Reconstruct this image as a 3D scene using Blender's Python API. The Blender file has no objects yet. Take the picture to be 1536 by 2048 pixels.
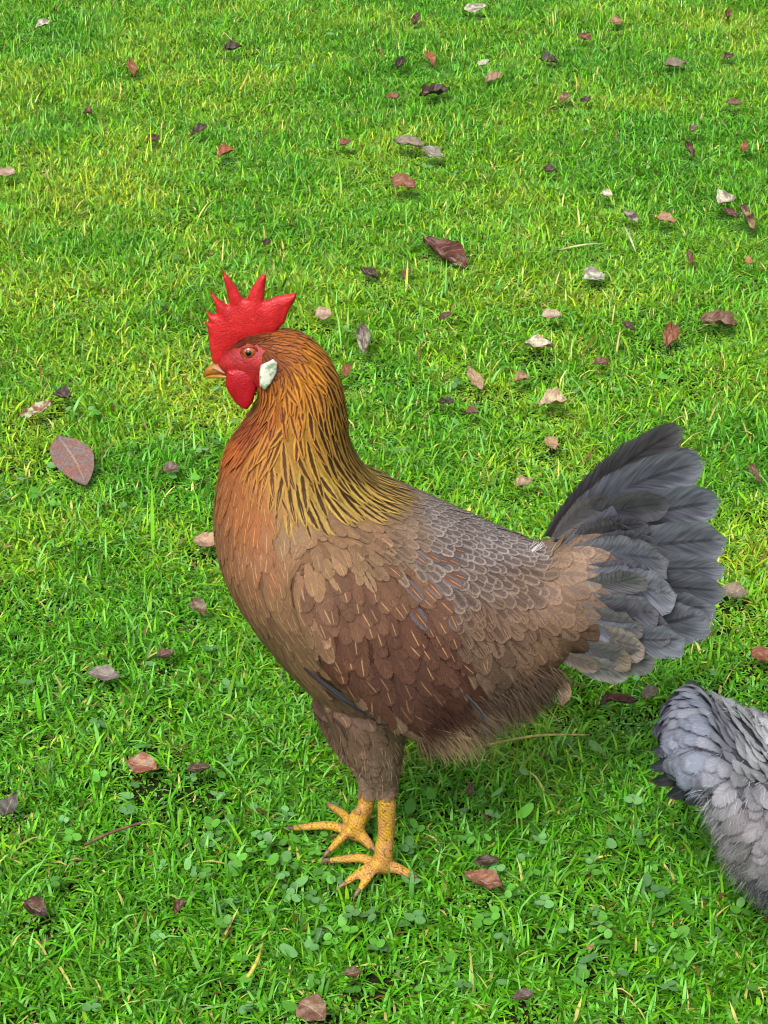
import bpy, bmesh, math, random
import numpy as np
from mathutils import Vector, geometry
from mathutils.bvhtree import BVHTree

R = math.radians
rng = np.random.default_rng(11)
random.seed(11)
SC = bpy.context.scene
COL = SC.collection

# ------------------------------------------------------------------ camera
PITCH, FOC = R(28.0), 4000.0            # focal length in pixels of the 1536 x 2048 photograph
CAM = np.array([0.0, -1.10, 0.848])
FWD = np.array([0, math.cos(PITCH), -math.sin(PITCH)])
UP = np.array([0, math.sin(PITCH), math.cos(PITCH)])
cd = bpy.data.cameras.new('camera')
cam = bpy.data.objects.new('camera', cd); COL.objects.link(cam)
cam.location = CAM; cam.rotation_euler = (math.pi / 2 - PITCH, 0, 0)
cd.sensor_fit = 'VERTICAL'; cd.sensor_height = 36.0; cd.lens = FOC / 2048 * 36.0
cd.clip_start = 0.02; cd.clip_end = 500
SC.camera = cam

# ------------------------------------------------------------------ sky, sun, exposure (overcast day)
SUN_EL, SUN_AZ = R(50), R(200)          # azimuth clockwise from +Y
w = bpy.data.worlds.new('World'); SC.world = w; w.use_nodes = True
nt = w.node_tree; nt.nodes.clear()
sky = nt.nodes.new('ShaderNodeTexSky'); sky.sky_type = 'NISHITA'; sky.sun_disc = False
sky.sun_elevation = SUN_EL; sky.sun_rotation = SUN_AZ
sky.air_density = 1.0; sky.dust_density = 4.0
hs = nt.nodes.new('ShaderNodeHueSaturation'); hs.inputs['Saturation'].default_value = 0.25
bg = nt.nodes.new('ShaderNodeBackground'); bg.inputs['Strength'].default_value = 0.12
wo = nt.nodes.new('ShaderNodeOutputWorld')
nt.links.new(sky.outputs[0], hs.inputs['Color']); nt.links.new(hs.outputs[0], bg.inputs['Color']); nt.links.new(bg.outputs[0], wo.inputs[0])
sd = bpy.data.lights.new('sun', 'SUN'); sd.energy = 1.5; sd.angle = R(14); sd.color = (1.0, 0.96, 0.9)
sun = bpy.data.objects.new('sun', sd); COL.objects.link(sun)
sv = Vector((math.sin(SUN_AZ) * math.cos(SUN_EL), math.cos(SUN_AZ) * math.cos(SUN_EL), math.sin(SUN_EL)))
sun.rotation_euler = sv.to_track_quat('Z', 'Y').to_euler(); sun.location = sv * 20
SC.view_settings.view_transform = 'Standard'; SC.view_settings.look = 'None'
SC.view_settings.gamma = 1.0; SC.view_settings.use_curve_mapping = False
SC.cycles.pixel_filter_type = 'BLACKMAN_HARRIS'; SC.cycles.filter_width = 1.05
SC.view_settings.exposure = 1.1

# ------------------------------------------------------------------ pixel <-> world
def ray(u, v):
    return FWD + np.array([1, 0, 0]) * ((u - 768) / FOC) + UP * (-(v - 1024) / FOC)
def PY(u, v, y=0.0):                     # point of the vertical plane Y = y seen at pixel u, v
    d = ray(u, v); return CAM + d * ((y - CAM[1]) / d[1])
def GZ(u, v, z=0.0):                     # point of the level plane Z = z seen at pixel u, v
    d = ray(u, v); return CAM + d * ((z - CAM[2]) / d[2])
def PX(p):
    q = np.atleast_2d(p) - CAM
    dz = q @ FWD
    return np.stack([768 + FOC * q[:, 0] / dz, 1024 - FOC * (q @ UP) / dz], 1)
def depth(p): return float((np.asarray(p) - CAM) @ FWD)
def lin(c, k=1.0):
    c = np.asarray(c, float) / 255
    return np.where(c <= .04045, c / 12.92, ((c + .055) / 1.055) ** 2.4) * k

# ------------------------------------------------------------------ mesh helpers
def tag(o, label=None, cat=None, group=None, kind=None):
    for k, x in (('label', label), ('category', cat), ('group', group), ('kind', kind)):
        if x: o[k] = x
    return o
def link(name, me, mat=None, parent=None):
    o = bpy.data.objects.new(name, me); COL.objects.link(o)
    if mat: me.materials.append(mat)
    if parent: o.parent = parent; o.matrix_parent_inverse = PINV.get(parent.name, IDENT)
    return o
from mathutils import Matrix
IDENT = Matrix.Identity(4); PINV = {}
def empty(name, loc):
    o = bpy.data.objects.new(name, None); COL.objects.link(o); o.location = loc; o.empty_display_size = .02
    PINV[name] = Matrix.Translation(Vector(loc)).inverted()
    return o
def np_mesh(name, V, faces, cols=None, uv=None, smooth=True):
    """faces: int array (n,k) or list of arrays of constant k."""
    me = bpy.data.meshes.new(name)
    if isinstance(faces, np.ndarray): faces = [faces]
    V = np.asarray(V, np.float32)
    loops = np.concatenate([f.ravel() for f in faces]).astype(np.int32)
    tot = np.concatenate([np.full(len(f), f.shape[1]) for f in faces]).astype(np.int32)
    st = np.concatenate([[0], np.cumsum(tot)[:-1]]).astype(np.int32)
    me.vertices.add(len(V)); me.vertices.foreach_set('co', V.ravel())
    me.loops.add(len(loops)); me.loops.foreach_set('vertex_index', loops)
    me.polygons.add(len(tot)); me.polygons.foreach_set('loop_start', st)
    try: me.polygons.foreach_set('loop_total', tot)
    except Exception: pass
    me.update(calc_edges=True)
    if smooth: me.polygons.foreach_set('use_smooth', np.ones(len(tot), bool))
    for k, c in (cols or {}).items():
        a = me.attributes.new(k, 'FLOAT_COLOR', 'POINT')
        c = np.asarray(c, np.float32)
        if c.shape[1] == 3: c = np.concatenate([c, np.ones((len(c), 1), np.float32)], 1)
        a.data.foreach_set('color', c.ravel())
    if uv is not None:
        l = me.uv_layers.new(name='uv'); l.data.foreach_set('uv', np.asarray(uv, np.float32)[loops].ravel())
    return me
def catmull(P, t):
    P = np.asarray(P, float); n = len(P) - 1
    t = np.clip(t, 0, n - 1e-6); i = t.astype(int); f = (t - i)[:, None]
    p0, p1, p2, p3 = P[np.clip(i - 1, 0, n)], P[i], P[i + 1], P[np.clip(i + 2, 0, n)]
    return .5 * (2 * p1 + (p2 - p0) * f + (2 * p0 - 5 * p1 + 4 * p2 - p3) * f ** 2 + (3 * p1 - p0 - 3 * p2 + p3) * f ** 3)
def tube_grid(C, E, Bv, nu):
    """rings of centres C, half axes E and Bv -> verts, quads, with end caps."""
    n = len(C); a = np.linspace(0, 2 * math.pi, nu, endpoint=False)
    V = (C[:, None] + E[:, None] * np.cos(a)[None, :, None] + Bv[:, None] * np.sin(a)[None, :, None]).reshape(-1, 3)
    i, j = np.meshgrid(np.arange(n - 1), np.arange(nu), indexing='ij'); j2 = (j + 1) % nu
    Q = np.stack([i * nu + j, i * nu + j2, (i + 1) * nu + j2, (i + 1) * nu + j], -1).reshape(-1, 4)
    V = np.concatenate([V, C[:1], C[-1:]]); k = n * nu; jj = np.arange(nu)
    T = np.concatenate([np.stack([np.full(nu, k), (jj + 1) % nu, jj], 1),
                        np.stack([np.full(nu, k + 1), (n - 1) * nu + jj, (n - 1) * nu + (jj + 1) % nu], 1)])
    return V, Q, T
def loft(rings, y0, sub=8, nu=36, inset=0.002):
    """rings: (lower px, upper px, half width in mm) of an upright body in the plane Y = y0."""
    C, E, B = [], [], []
    for (a, b, hw) in rings:
        A, Bp = PY(*a, y0), PY(*b, y0); c = (A + Bp) / 2; e = (Bp - A) / 2; h = np.linalg.norm(e); hw = hw * .001
        d = ray((a[0] + b[0]) / 2, (a[1] + b[1]) / 2); tn = -d[2] / d[1]
        hh = math.sqrt(max(h * h - (hw * tn * e[2] / h) ** 2, (.62 * h) ** 2)) - min(inset, .3 * h)
        C.append(c); E.append(e / h * hh); B.append((hw,))
    t = np.linspace(0, len(C) - 1, (len(C) - 1) * sub + 1)
    C, E, B = catmull(C, t), catmull(E, t), catmull(B, t)
    return tube_grid(C, E, np.concatenate([B * 0, B, B * 0], 1), nu)
def tube(P, r, nu=14, sub=5):
    """round tube through points P with radii r."""
    t = np.linspace(0, len(P) - 1, (len(P) - 1) * sub + 1)
    C = catmull(P, t); rr = catmull(np.asarray(r, float)[:, None], t)
    T = np.gradient(C, axis=0); T /= np.linalg.norm(T, axis=1)[:, None]
    ref = np.array([0, 1, 0.]) if abs(T[:, 1]).mean() < .7 else np.array([1., 0, 0])
    X = np.cross(T, ref); X /= np.linalg.norm(X, axis=1)[:, None]; Y = np.cross(T, X)
    return tube_grid(C, X * rr, Y * rr, nu)
def ellipsoid(c, axes, n=24):
    a = np.linspace(0, math.pi, n)[1:-1]; c = np.asarray(c, float); ax = np.asarray(axes, float)
    C = c + np.cos(a)[:, None] * ax[0]
    V, Q, T = tube_grid(C, np.sin(a)[:, None] * ax[1], np.sin(a)[:, None] * ax[2], 32)
    V[-2] = c + ax[0]; V[-1] = c - ax[0]
    return V, Q, T
def join(parts):
    Vs, Qs, Ts, o = [], [], [], 0
    for V, Q, T in parts:
        Vs.append(V); Qs.append(Q + o); Ts.append(T + o); o += len(V)
    return np.concatenate(Vs), [np.concatenate(Qs), np.concatenate(Ts)]
def remeshed(name, parts, voxel, smooth_it=4):
    V, F = join(parts)
    me = np_mesh('tmp', V, F); o = bpy.data.objects.new('tmp', me); COL.objects.link(o)
    bm = bmesh.new(); bm.from_mesh(me); bmesh.ops.recalc_face_normals(bm, faces=bm.faces); bm.to_mesh(me); bm.free()
    m = o.modifiers.new('r', 'REMESH'); m.mode = 'VOXEL'; m.voxel_size = voxel; m.use_smooth_shade = True
    if smooth_it:
        s = o.modifiers.new('s', 'SMOOTH'); s.factor = .5; s.iterations = smooth_it
    dg = bpy.context.evaluated_depsgraph_get()
    out = bpy.data.meshes.new_from_object(o.evaluated_get(dg)); out.name = name
    bpy.data.objects.remove(o); bpy.data.meshes.remove(me)
    return out
def pillow(outline, y0, T, rad, step=4.0, edge=.25, frame=None, nz=0.0):
    """a fleshy flat body: outline in pixels on the plane Y = y0, half thickness T (m) reached rad (m) from the edge."""
    n = len(outline); pts = []
    for i in range(n):
        a, b = np.array(outline[i], float), np.array(outline[(i + 1) % n], float)
        k = max(1, int(np.linalg.norm(b - a) / step))
        for j in range(k): pts.append(a + (b - a) * j / k)
    bd = np.array(pts)
    lo, hi = bd.min(0), bd.max(0)
    gx, gy = np.meshgrid(np.arange(lo[0], hi[0], step), np.arange(lo[1], hi[1], step * .87))
    gx = gx + (np.arange(gx.shape[0]) % 2)[:, None] * step / 2
    G = np.stack([gx.ravel(), gy.ravel()], 1)
    A, Bq = bd, np.roll(bd, -1, 0)
    ins = np.zeros(len(G), bool)
    for a, b in zip(A, Bq):
        c = (a[1] > G[:, 1]) != (b[1] > G[:, 1])
        with np.errstate(all='ignore'): ins ^= c & (G[:, 0] < (b[0] - a[0]) * (G[:, 1] - a[1]) / (b[1] - a[1]) + a[0])
    def dist(Pq):
        ab = Bq - A; d = np.full(len(Pq), 1e9)
        for a, e in zip(A, ab):
            t = np.clip(((Pq - a) @ e) / max(e @ e, 1e-9), 0, 1); d = np.minimum(d, np.linalg.norm(Pq - a - t[:, None] * e, axis=1))
        return d
    G = G[ins]; G = G[dist(G) > step * .5]
    allp = np.concatenate([bd, G])
    r = geometry.delaunay_2d_cdt([Vector(p) for p in allp], [], [list(range(len(bd)))], 1, 1e-4)
    P2 = np.array([list(p) for p in r[0]]); tris = [f for f in r[2]]
    d = dist(P2); s = depth(PY(*P2.mean(0), y0)) / FOC
    th = T * (edge * (d * s > 1e-5) + (1 - edge) * np.sqrt(np.clip(1 - (1 - np.clip(d * s / rad, 0, 1)) ** 2, 0, 1)))
    th = np.where(d * s < 1e-5, 0, th)
    W0 = np.array([PY(*p, y0) for p in P2]); bnd = d * s < 1e-5
    if nz: th = th * (1 + nz * rng.normal(size=len(th)))
    V = list(W0 + np.array([0, -1, 0]) * th[:, None]); m = {}
    for i, p in enumerate(W0):
        if bnd[i]: m[i] = i
        else: m[i] = len(V); V.append(p + np.array([0, 1, 0]) * th[i])
    F = []
    for f in tris:
        if all(bnd[i] for i in f):
            c = W0[list(f)].mean(0); V += [c + np.array([0, -T * .22, 0]), c + np.array([0, T * .22, 0])]; a, b = len(V) - 2, len(V) - 1
            for q in range(3):
                i, k = f[q], f[(q + 1) % 3]; F += [[i, k, a], [k, i, b]]
        else: F += [list(f), [m[i] for i in reversed(f)]]
    return np.array(V), np.array(F)

# ------------------------------------------------------------------ materials
class NT:
    def __init__(s, name):
        s.m = bpy.data.materials.new(name); s.m.use_nodes = True; s.t = s.m.node_tree; s.t.nodes.clear()
    def n(s, typ, **kw):
        x = s.t.nodes.new(typ)
        for k, v in kw.items(): setattr(x, k, v)
        return x
    def set(s, sock, v):
        if hasattr(v, 'is_output'): s.t.links.new(v, sock)
        else: sock.default_value = v
    def math(s, op, a, b=0.0, c=0.0, clamp=False):
        x = s.n('ShaderNodeMath', operation=op, use_clamp=clamp)
        for i, v in enumerate((a, b, c)): s.set(x.inputs[i], v)
        return x.outputs[0]
    def ss(s, x, lo, hi, a=0.0, b=1.0):
        m = s.n('ShaderNodeMapRange', interpolation_type='SMOOTHSTEP')
        for i, v in enumerate((x, lo, hi, a, b)): s.set(m.inputs[i], v)
        return m.outputs[0]
    def mr(s, x, lo, hi, a, b):
        m = s.n('ShaderNodeMapRange')
        for i, v in enumerate((x, lo, hi, a, b)): s.set(m.inputs[i], v)
        return m.outputs[0]
    def mix(s, f, a, b, mode='MIX'):
        m = s.n('ShaderNodeMix', data_type='RGBA', blend_type=mode)
        s.set(m.inputs[0], f)
        for sock, v in ((m.inputs[6], a), (m.inputs[7], b)):
            if not hasattr(v, 'is_output') and len(v) == 3: v = (*v, 1)
            s.set(sock, v)
        return m.outputs[2]
    def attr(s, name): return s.n('ShaderNodeAttribute', attribute_name=name)
    def noise(s, scale, detail=3, vec=None, rough=.55):
        x = s.n('ShaderNodeTexNoise'); x.inputs['Scale'].default_value = scale; x.inputs['Detail'].default_value = detail
        x.inputs['Roughness'].default_value = rough
        if vec is not None: s.t.links.new(vec, x.inputs['Vector'])
        return x.outputs[0]
    def obj(s): return s.n('ShaderNodeTexCoord').outputs['Object']
    def scale_col(s, c, f):
        x = s.n('ShaderNodeVectorMath', operation='SCALE'); s.set(x.inputs[0], c); s.set(x.inputs['Scale'], f); return x.outputs[0]
    def xyz(s, a, b, c):
        x = s.n('ShaderNodeCombineXYZ')
        for i, v in enumerate((a, b, c)): s.set(x.inputs[i], v)
        return x.outputs[0]
    def bump(s, h, strength, dist):
        b = s.n('ShaderNodeBump'); b.inputs['Strength'].default_value = strength; b.inputs['Distance'].default_value = dist
        s.t.links.new(h, b.inputs['Height']); return b.outputs[0]
    def out(s, col, rough=.6, spec=.3, normal=None, trans=0.0, sss=0.0, coat=0.0):
        p = s.n('ShaderNodeBsdfPrincipled'); s.set(p.inputs['Base Color'], col if hasattr(col, 'is_output') else (*col, 1))
        s.set(p.inputs['Roughness'], rough); s.set(p.inputs['Specular IOR Level'], spec)
        if coat: p.inputs['Coat Weight'].default_value = coat; p.inputs['Coat Roughness'].default_value = .1
        if sss:
            p.inputs['Subsurface Weight'].default_value = sss; p.inputs['Subsurface Radius'].default_value = (.004, .0012, .0008); p.inputs['Subsurface Scale'].default_value = 1.0
        if normal is not None: s.t.links.new(normal, p.inputs['Normal'])
        res = p.outputs[0]
        if trans:
            tr = s.n('ShaderNodeBsdfTranslucent'); s.set(tr.inputs[0], col if hasattr(col, 'is_output') else (*col, 1))
            mx = s.n('ShaderNodeMixShader'); mx.inputs[0].default_value = trans
            s.t.links.new(res, mx.inputs[1]); s.t.links.new(tr.outputs[0], mx.inputs[2]); res = mx.outputs[0]
        o = s.n('ShaderNodeOutputMaterial'); s.t.links.new(res, o.inputs[0]); return s.m

def mat_feather(name='feather', barb=.34, e0=.70, e1=1.1, fq=60.0):
    k = NT(name)
    uv = k.n('ShaderNodeUVMap', uv_map='uv').outputs[0]
    sp = k.n('ShaderNodeSeparateXYZ'); k.t.links.new(uv, sp.inputs[0])
    v = sp.outputs[1]
    a = k.math('ABSOLUTE', k.math('MULTIPLY_ADD', sp.outputs[0], 2.0, -1.0))
    par = k.n('ShaderNodeSeparateColor'); pa = k.attr('par'); k.t.links.new(pa.outputs['Color'], par.inputs[0])
    cw, shaft, rimS, rnd = par.outputs[0], par.outputs[1], par.outputs[2], pa.outputs['Alpha']
    streak = k.noise(1.0, 2, k.xyz(k.math('MULTIPLY', a, 1.6), k.math('MULTIPLY', k.math('MULTIPLY_ADD', a, -.30, v), 26.0), k.math('MULTIPLY', rnd, 91.0)))
    aw = k.math('ADD', a, k.math('MULTIPLY_ADD', streak, .35, -.175))
    cm = k.math('MULTIPLY', k.ss(aw, k.math('ADD', cw, .16), k.math('SUBTRACT', cw, .16)), k.ss(v, 1.0, .88))
    cm = k.math('MULTIPLY', cm, k.ss(cw, .02, .1))
    col = k.mix(cm, k.attr('base').outputs['Color'], k.attr('cen').outputs['Color'])
    r = k.math('MAXIMUM', a, k.math('MULTIPLY_ADD', v, 2.0, -1.0))
    col = k.mix(k.math('MULTIPLY', k.ss(r, .66, .9), rimS), col, k.attr('rim').outputs['Color'])
    sm = k.math('MULTIPLY', k.math('MULTIPLY', k.ss(a, .11, .04), k.math('MULTIPLY', k.ss(v, .45, .65), k.ss(v, .97, .88))), k.math('MULTIPLY', shaft, .8))
    col = k.mix(sm, col, k.attr('shf').outputs['Color'])
    f = k.math('MULTIPLY', k.mr(streak, .25, .75, 1 - barb, 1 + barb), k.mr(rnd, 0, 1, .80, 1.20))
    col = k.scale_col(col, f)
    fine = k.noise(1.0, 1, k.xyz(k.math('MULTIPLY', a, 2.0), k.math('MULTIPLY', k.math('MULTIPLY_ADD', a, -.30, v), fq), k.math('MULTIPLY', rnd, 57.0)))
    edge = k.math('MAXIMUM', a, k.math('MULTIPLY_ADD', v, 3.2, -2.2))
    alpha = k.math('LESS_THAN', edge, k.mr(fine, .3, .7, e0, e1))
    m = k.out(col, .62, .14, k.bump(streak, .25, .0006), trans=.08)
    tp = k.n('ShaderNodeBsdfTransparent'); mx = k.n('ShaderNodeMixShader')
    o = next(x for x in k.t.nodes if x.type == 'OUTPUT_MATERIAL'); src = o.inputs[0].links[0].from_socket
    k.t.links.new(alpha, mx.inputs[0]); k.t.links.new(tp.outputs[0], mx.inputs[1]); k.t.links.new(src, mx.inputs[2]); k.t.links.new(mx.outputs[0], o.inputs[0])
    return m
M_FEATH = mat_feather()
M_SOFT = mat_feather('soft_feather', .24, .66, 1.1, 50.0)
M_QUILL = mat_feather('long_feather', .42, .80, 1.25, 150.0)

def mat_attr(name, attr, amp=.25, scale=600, rough=.6, spec=.3, trans=0.0, bump=0.0, sss=0.0):
    k = NT(name); nz = k.noise(scale, 3, k.obj())
    col = k.scale_col(k.attr(attr).outputs['Color'], k.mr(nz, .25, .75, 1 - amp, 1 + amp))
    return k.out(col, rough, spec, k.bump(nz, .4, bump) if bump else None, trans=trans, sss=sss)
M_DOWN = mat_attr('down', 'base', .2, 400, .75, .15, .15)
M_GRASS = mat_attr('grass_blade', 'col', .16, 250, .45, .25, .24)
M_CLOVER = mat_attr('clover_leaf', 'col', .14, 300, .5, .35, .25)

def mat_flesh(name, c1, c2, scale=900, rough=.42, b=.0006):
    k = NT(name); o = k.obj(); nz = k.noise(scale, 4, o); n2 = k.noise(140, 2, o)
    vo = k.n('ShaderNodeTexVoronoi'); vo.inputs['Scale'].default_value = scale * 1.1; k.t.links.new(o, vo.inputs['Vector'])
    f = k.math('ADD', k.mr(n2, .3, .7, 0, .6), k.mr(nz, .3, .7, 0, .5), clamp=True)
    h = k.math('ADD', nz, vo.outputs['Distance'])
    return k.out(k.mix(f, c1, c2), rough, .35, k.bump(h, .42, b), sss=.12)
RED1, RED2 = lin((182, 6, 18), .56), lin((238, 48, 54), .56)
M_COMB = mat_flesh('comb_flesh', tuple(RED1), tuple(RED2))
M_WATTLE = mat_flesh('wattle_flesh', tuple(lin((170, 6, 26), .52)), tuple(lin((214, 22, 44), .52)))
def mat_body():
    k = NT('body_skin'); o = k.obj(); nz = k.noise(520, 4, o); n2 = k.noise(140, 2, o)
    f = k.math('ADD', k.mr(n2, .3, .7, 0, .6), k.mr(nz, .3, .7, 0, .5), clamp=True)
    face = k.mix(f, tuple(lin((134, 14, 20), .55)), tuple(lin((206, 40, 44), .55)))
    und = k.scale_col(k.attr('base').outputs['Color'], k.mr(nz, .25, .75, .8, 1.2))
    m = k.ss(k.math('MULTIPLY_ADD', nz, .3, k.math('ADD', k.attr('skin').outputs['Fac'], -.15)), .35, .65)
    return k.out(k.mix(m, und, face), k.mr(m, 0, 1, .9, .48), k.mr(m, 0, 1, .1, .35), k.bump(nz, .5, .0012), sss=.05)
M_UNDER = mat_body()
def mat_lobe():
    k = NT('earlobe_skin'); o = k.obj(); nz = k.noise(260, 3, o)
    return k.out(k.mix(k.ss(nz, .42, .62), tuple(lin((232, 234, 218), .62)), tuple(lin((150, 172, 138), .56))), .45, .35, k.bump(nz, .5, .0012), sss=.08)
M_LOBE = mat_lobe()
def mat_leg():
    k = NT('leg_scales'); o = k.obj()
    sp = k.n('ShaderNodeSeparateXYZ'); k.t.links.new(o, sp.inputs[0])
    v2 = k.n('ShaderNodeTexVoronoi', feature='DISTANCE_TO_EDGE'); v2.inputs['Scale'].default_value = 430; k.t.links.new(o, v2.inputs['Vector'])
    wv = k.math('SINE', k.math('MULTIPLY_ADD', sp.outputs[2], 2100.0, k.math('MULTIPLY', sp.outputs[0], 1500.0)))
    n1 = k.noise(110, 4, o); n2 = k.noise(520, 3, o)
    col = k.mix(k.ss(n1, .38, .62), tuple(lin((222, 172, 48), .6)), tuple(lin((210, 152, 88), .6)))
    col = k.mix(k.math('MULTIPLY', k.ss(n2, .56, .66), .75), col, tuple(lin((104, 66, 30), .56)))
    e = k.ss(v2.outputs['Distance'], .0, .14)
    h = k.math('ADD', e, k.math('MULTIPLY', wv, .45))
    col = k.mix(k.math('MULTIPLY', k.ss(v2.outputs['Distance'], .10, .0), .22), col, tuple(lin((110, 72, 34), .56)))
    return k.out(col, .5, .35, k.bump(h, .5, .0006))
M_LEG = mat_leg()
def mat_plain(name, c, c2=None, scale=300, rough=.5, spec=.4, coat=0.0):
    k = NT(name); nz = k.noise(scale, 3, k.obj())
    return k.out(k.mix(k.ss(nz, .35, .65), tuple(c), tuple(c2 if c2 is not None else c)), rough, spec, k.bump(nz, .3, .0004), coat=coat)
M_UNDERG = mat_plain('under_plumage_grey', lin((96, 96, 106), .6), lin((76, 76, 86), .6), rough=.9, spec=.1)
M_BEAK = mat_plain('beak_horn', lin((196, 128, 40), .58), lin((150, 92, 34), .58), 160, .38, .45)
M_CERE = mat_plain('beak_pale_horn', lin((204, 156, 116), .5), lin((180, 116, 70), .5), 300, .45, .4)
M_CLAW = mat_plain('claw_horn', lin((156, 126, 92), .55), lin((96, 76, 58), .55), 200, .4, .4)
M_PUPIL = mat_plain('pupil', lin((8, 6, 6)), None, rough=.08, spec=.6)
M_EYELID = mat_plain('eyelid_skin', lin((132, 36, 32), .58), lin((168, 78, 66), .58), 500, .5, .3)
def mat_iris():
    k = NT('iris'); n = k.noise(900, 3, k.obj())
    return k.out(k.mix(k.ss(n, .35, .65), tuple(lin((186, 92, 40), .7)), tuple(lin((140, 56, 26), .7))), .12, .6, coat=.6)
M_IRIS = mat_iris()
def mat_soil():
    k = NT('soil'); o = k.obj(); n1 = k.noise(14, 5, o); n2 = k.noise(160, 4, o)
    c = k.mix(k.ss(n1, .35, .65), tuple(lin((58, 66, 24), .42)), tuple(lin((62, 50, 30), .42)))
    c = k.mix(k.ss(n2, .45, .65), c, tuple(lin((36, 50, 14), .36)))
    ln = k.n('ShaderNodeVectorMath', operation='LENGTH'); k.t.links.new(o, ln.inputs[0])
    c = k.mix(k.ss(ln.outputs['Value'], 4.0, 9.0), c, k.mix(n1, tuple(lin((62, 120, 16), .8)), tuple(lin((96, 150, 24), .8))))
    return k.out(c, .9, .15, k.bump(n2, .8, .01))
M_SOIL = mat_soil()
def mat_leaf():
    k = NT('dead_leaf'); uv = k.n('ShaderNodeUVMap', uv_map='uv').outputs[0]
    sp = k.n('ShaderNodeSeparateXYZ'); k.t.links.new(uv, sp.inputs[0])
    a = k.math('ABSOLUTE', k.math('MULTIPLY_ADD', sp.outputs[0], 2.0, -1.0)); v = sp.outputs[1]
    rnd = k.attr('base').outputs['Alpha']
    o = k.obj(); n1 = k.noise(90, 4, o); n2 = k.noise(420, 3, o)
    col = k.mix(k.math('MULTIPLY', k.ss(n1, .44, .56), .85), k.attr('base').outputs['Color'], k.attr('alt').outputs['Color'])
    vein = k.math('SINE', k.math('MULTIPLY', k.math('MULTIPLY_ADD', a, -.32, v), 62.0))
    vm = k.math('MULTIPLY', k.ss(vein, .86, 1.0), .28)
    mid = k.ss(a, .09, .03)
    vm = k.math('MAXIMUM', vm, k.math('MULTIPLY', mid, .45))
    col = k.mix(vm, col, tuple(lin((206, 178, 150), .58)))
    col = k.scale_col(col, k.mr(n2, .25, .75, .6, 1.4))
    h = k.math('ADD', k.math('MULTIPLY', vm, 1.4), n1)
    return k.out(col, .5, .35, k.bump(h, .6, .0012), trans=.1)
M_LEAF = mat_leaf()

# ------------------------------------------------------------------ plumage engine
def table(rows, brown=True):
    """u v | flow du dv | L W | base | cen cw | shaft col, strength | rim col, strength  -> arrays for interpolation"""
    P, D = [], []
    for (u, v, fu, fv, L, W, base, cen, cw, shf, ss, rim, rs) in rows:
        n = math.hypot(fu, fv)
        P.append((u, v)); D.append([fu / n, fv / n, L, W, *lin(base), *lin(cen), cw, *lin(shf), ss, *lin(rim), rs])
    P = np.array(P, float); D = np.array(D, float)
    if not brown: D[:, 4:7] *= np.array([.71, .735, .70]); D[:, 15:18] *= .60; D[:, 2:4] *= .74; return P, D
    br = (P[:, 0] < 600) & (P[:, 1] > 930) & (P[:, 1] < 1350); D[br, 4:7] *= np.array([.66, .82, .90])
    hk = (P[:, 1] < 1045) & (P[:, 0] < 780) & (D[:, 10] > .2); D[hk, 4:7] *= np.array([1.08, 1.12, .98]); D[hk, 7:10] *= .75; D[hk, 3] *= 1.25; D[hk, 10] *= .88
    for i in (4, 7, 15):                      # the camera's warm rendering read back to a soberer pigment
        g = D[:, i:i + 3] @ np.array([.3, .6, .1]); hk = (P[:, 1] < 1045) & (P[:, 0] < 780); a_ = np.where(hk, 0, .14)[:, None]; D[:, i:i + 3] = D[:, i:i + 3] * (1 - a_) + g[:, None] * a_
    bk = (P[:, 1] < 1092) & (P[:, 0] > 840) & (P[:, 0] < 1060); D[bk, 4:7] *= 1.18; D[bk, 15:18] *= .92; D[(P[:, 0] > 780) & (P[:, 1] < 1260), 18] *= .78; sh = (P[:, 1] > 1040) & (P[:, 1] < 1120) & (P[:, 0] > 600) & (P[:, 0] < 830); D[sh, 4:7] *= .84; D[sh, 15:18] *= .84; wg = (P[:, 1] > 1120) & (P[:, 0] > 610) & (P[:, 0] < 930) & (P[:, 1] < 1445); D[wg, 4:7] *= .72; D[wg, 15:18] *= .8  # bk: base along the back ridge lightened, a painted sky highlight
    th = (P[:, 1] > 1395) & (P[:, 0] < 800); D[th, 4:7] *= np.array([1.10, 1.15, 1.24]) + np.clip((P[th, 1:2] - 1400) / 150, 0, 1) * .16; D[th, 14] = np.maximum(D[th, 14], .6)
    return P, D
WPOLY = [(588, 1150), (650, 1122), (780, 1118), (850, 1130), (890, 1190), (915, 1290), (945, 1370), (985, 1440), (960, 1475), (900, 1468), (800, 1436), (700, 1390), (628, 1345), (645, 1290), (612, 1215)]
def inpoly(q, poly):
    ins = np.zeros(len(q), bool); n = len(poly)
    for i in range(n):
        a, b = poly[i], poly[(i + 1) % n]
        if a[1] == b[1]: continue
        c = (a[1] > q[:, 1]) != (b[1] > q[:, 1])
        ins ^= c & (q[:, 0] < (b[0] - a[0]) * (q[:, 1] - a[1]) / (b[1] - a[1]) + a[0])
    return ins
def split(tab, q):
    m = inpoly(tab[0], WPOLY); a = interp((tab[0][~m], tab[1][~m]), q); b = interp((tab[0][m], tab[1][m]), q); k = inpoly(q + np.random.default_rng(5).normal(0, 11, q.shape), WPOLY)[:, None]
    return np.where(k, b, a)
def interp(tab, q, pw=4.0):
    P, D = tab
    d2 = ((q[:, None] - P[None]) ** 2).sum(2) + 60.0
    wgt = d2 ** (-pw / 2); wgt /= wgt.sum(1)[:, None]
    return wgt @ D
def near_px(p, yc):
    q = np.array(p, float).copy(); q[:, 1] = yc - np.abs(q[:, 1] - yc); return PX(q)
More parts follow.
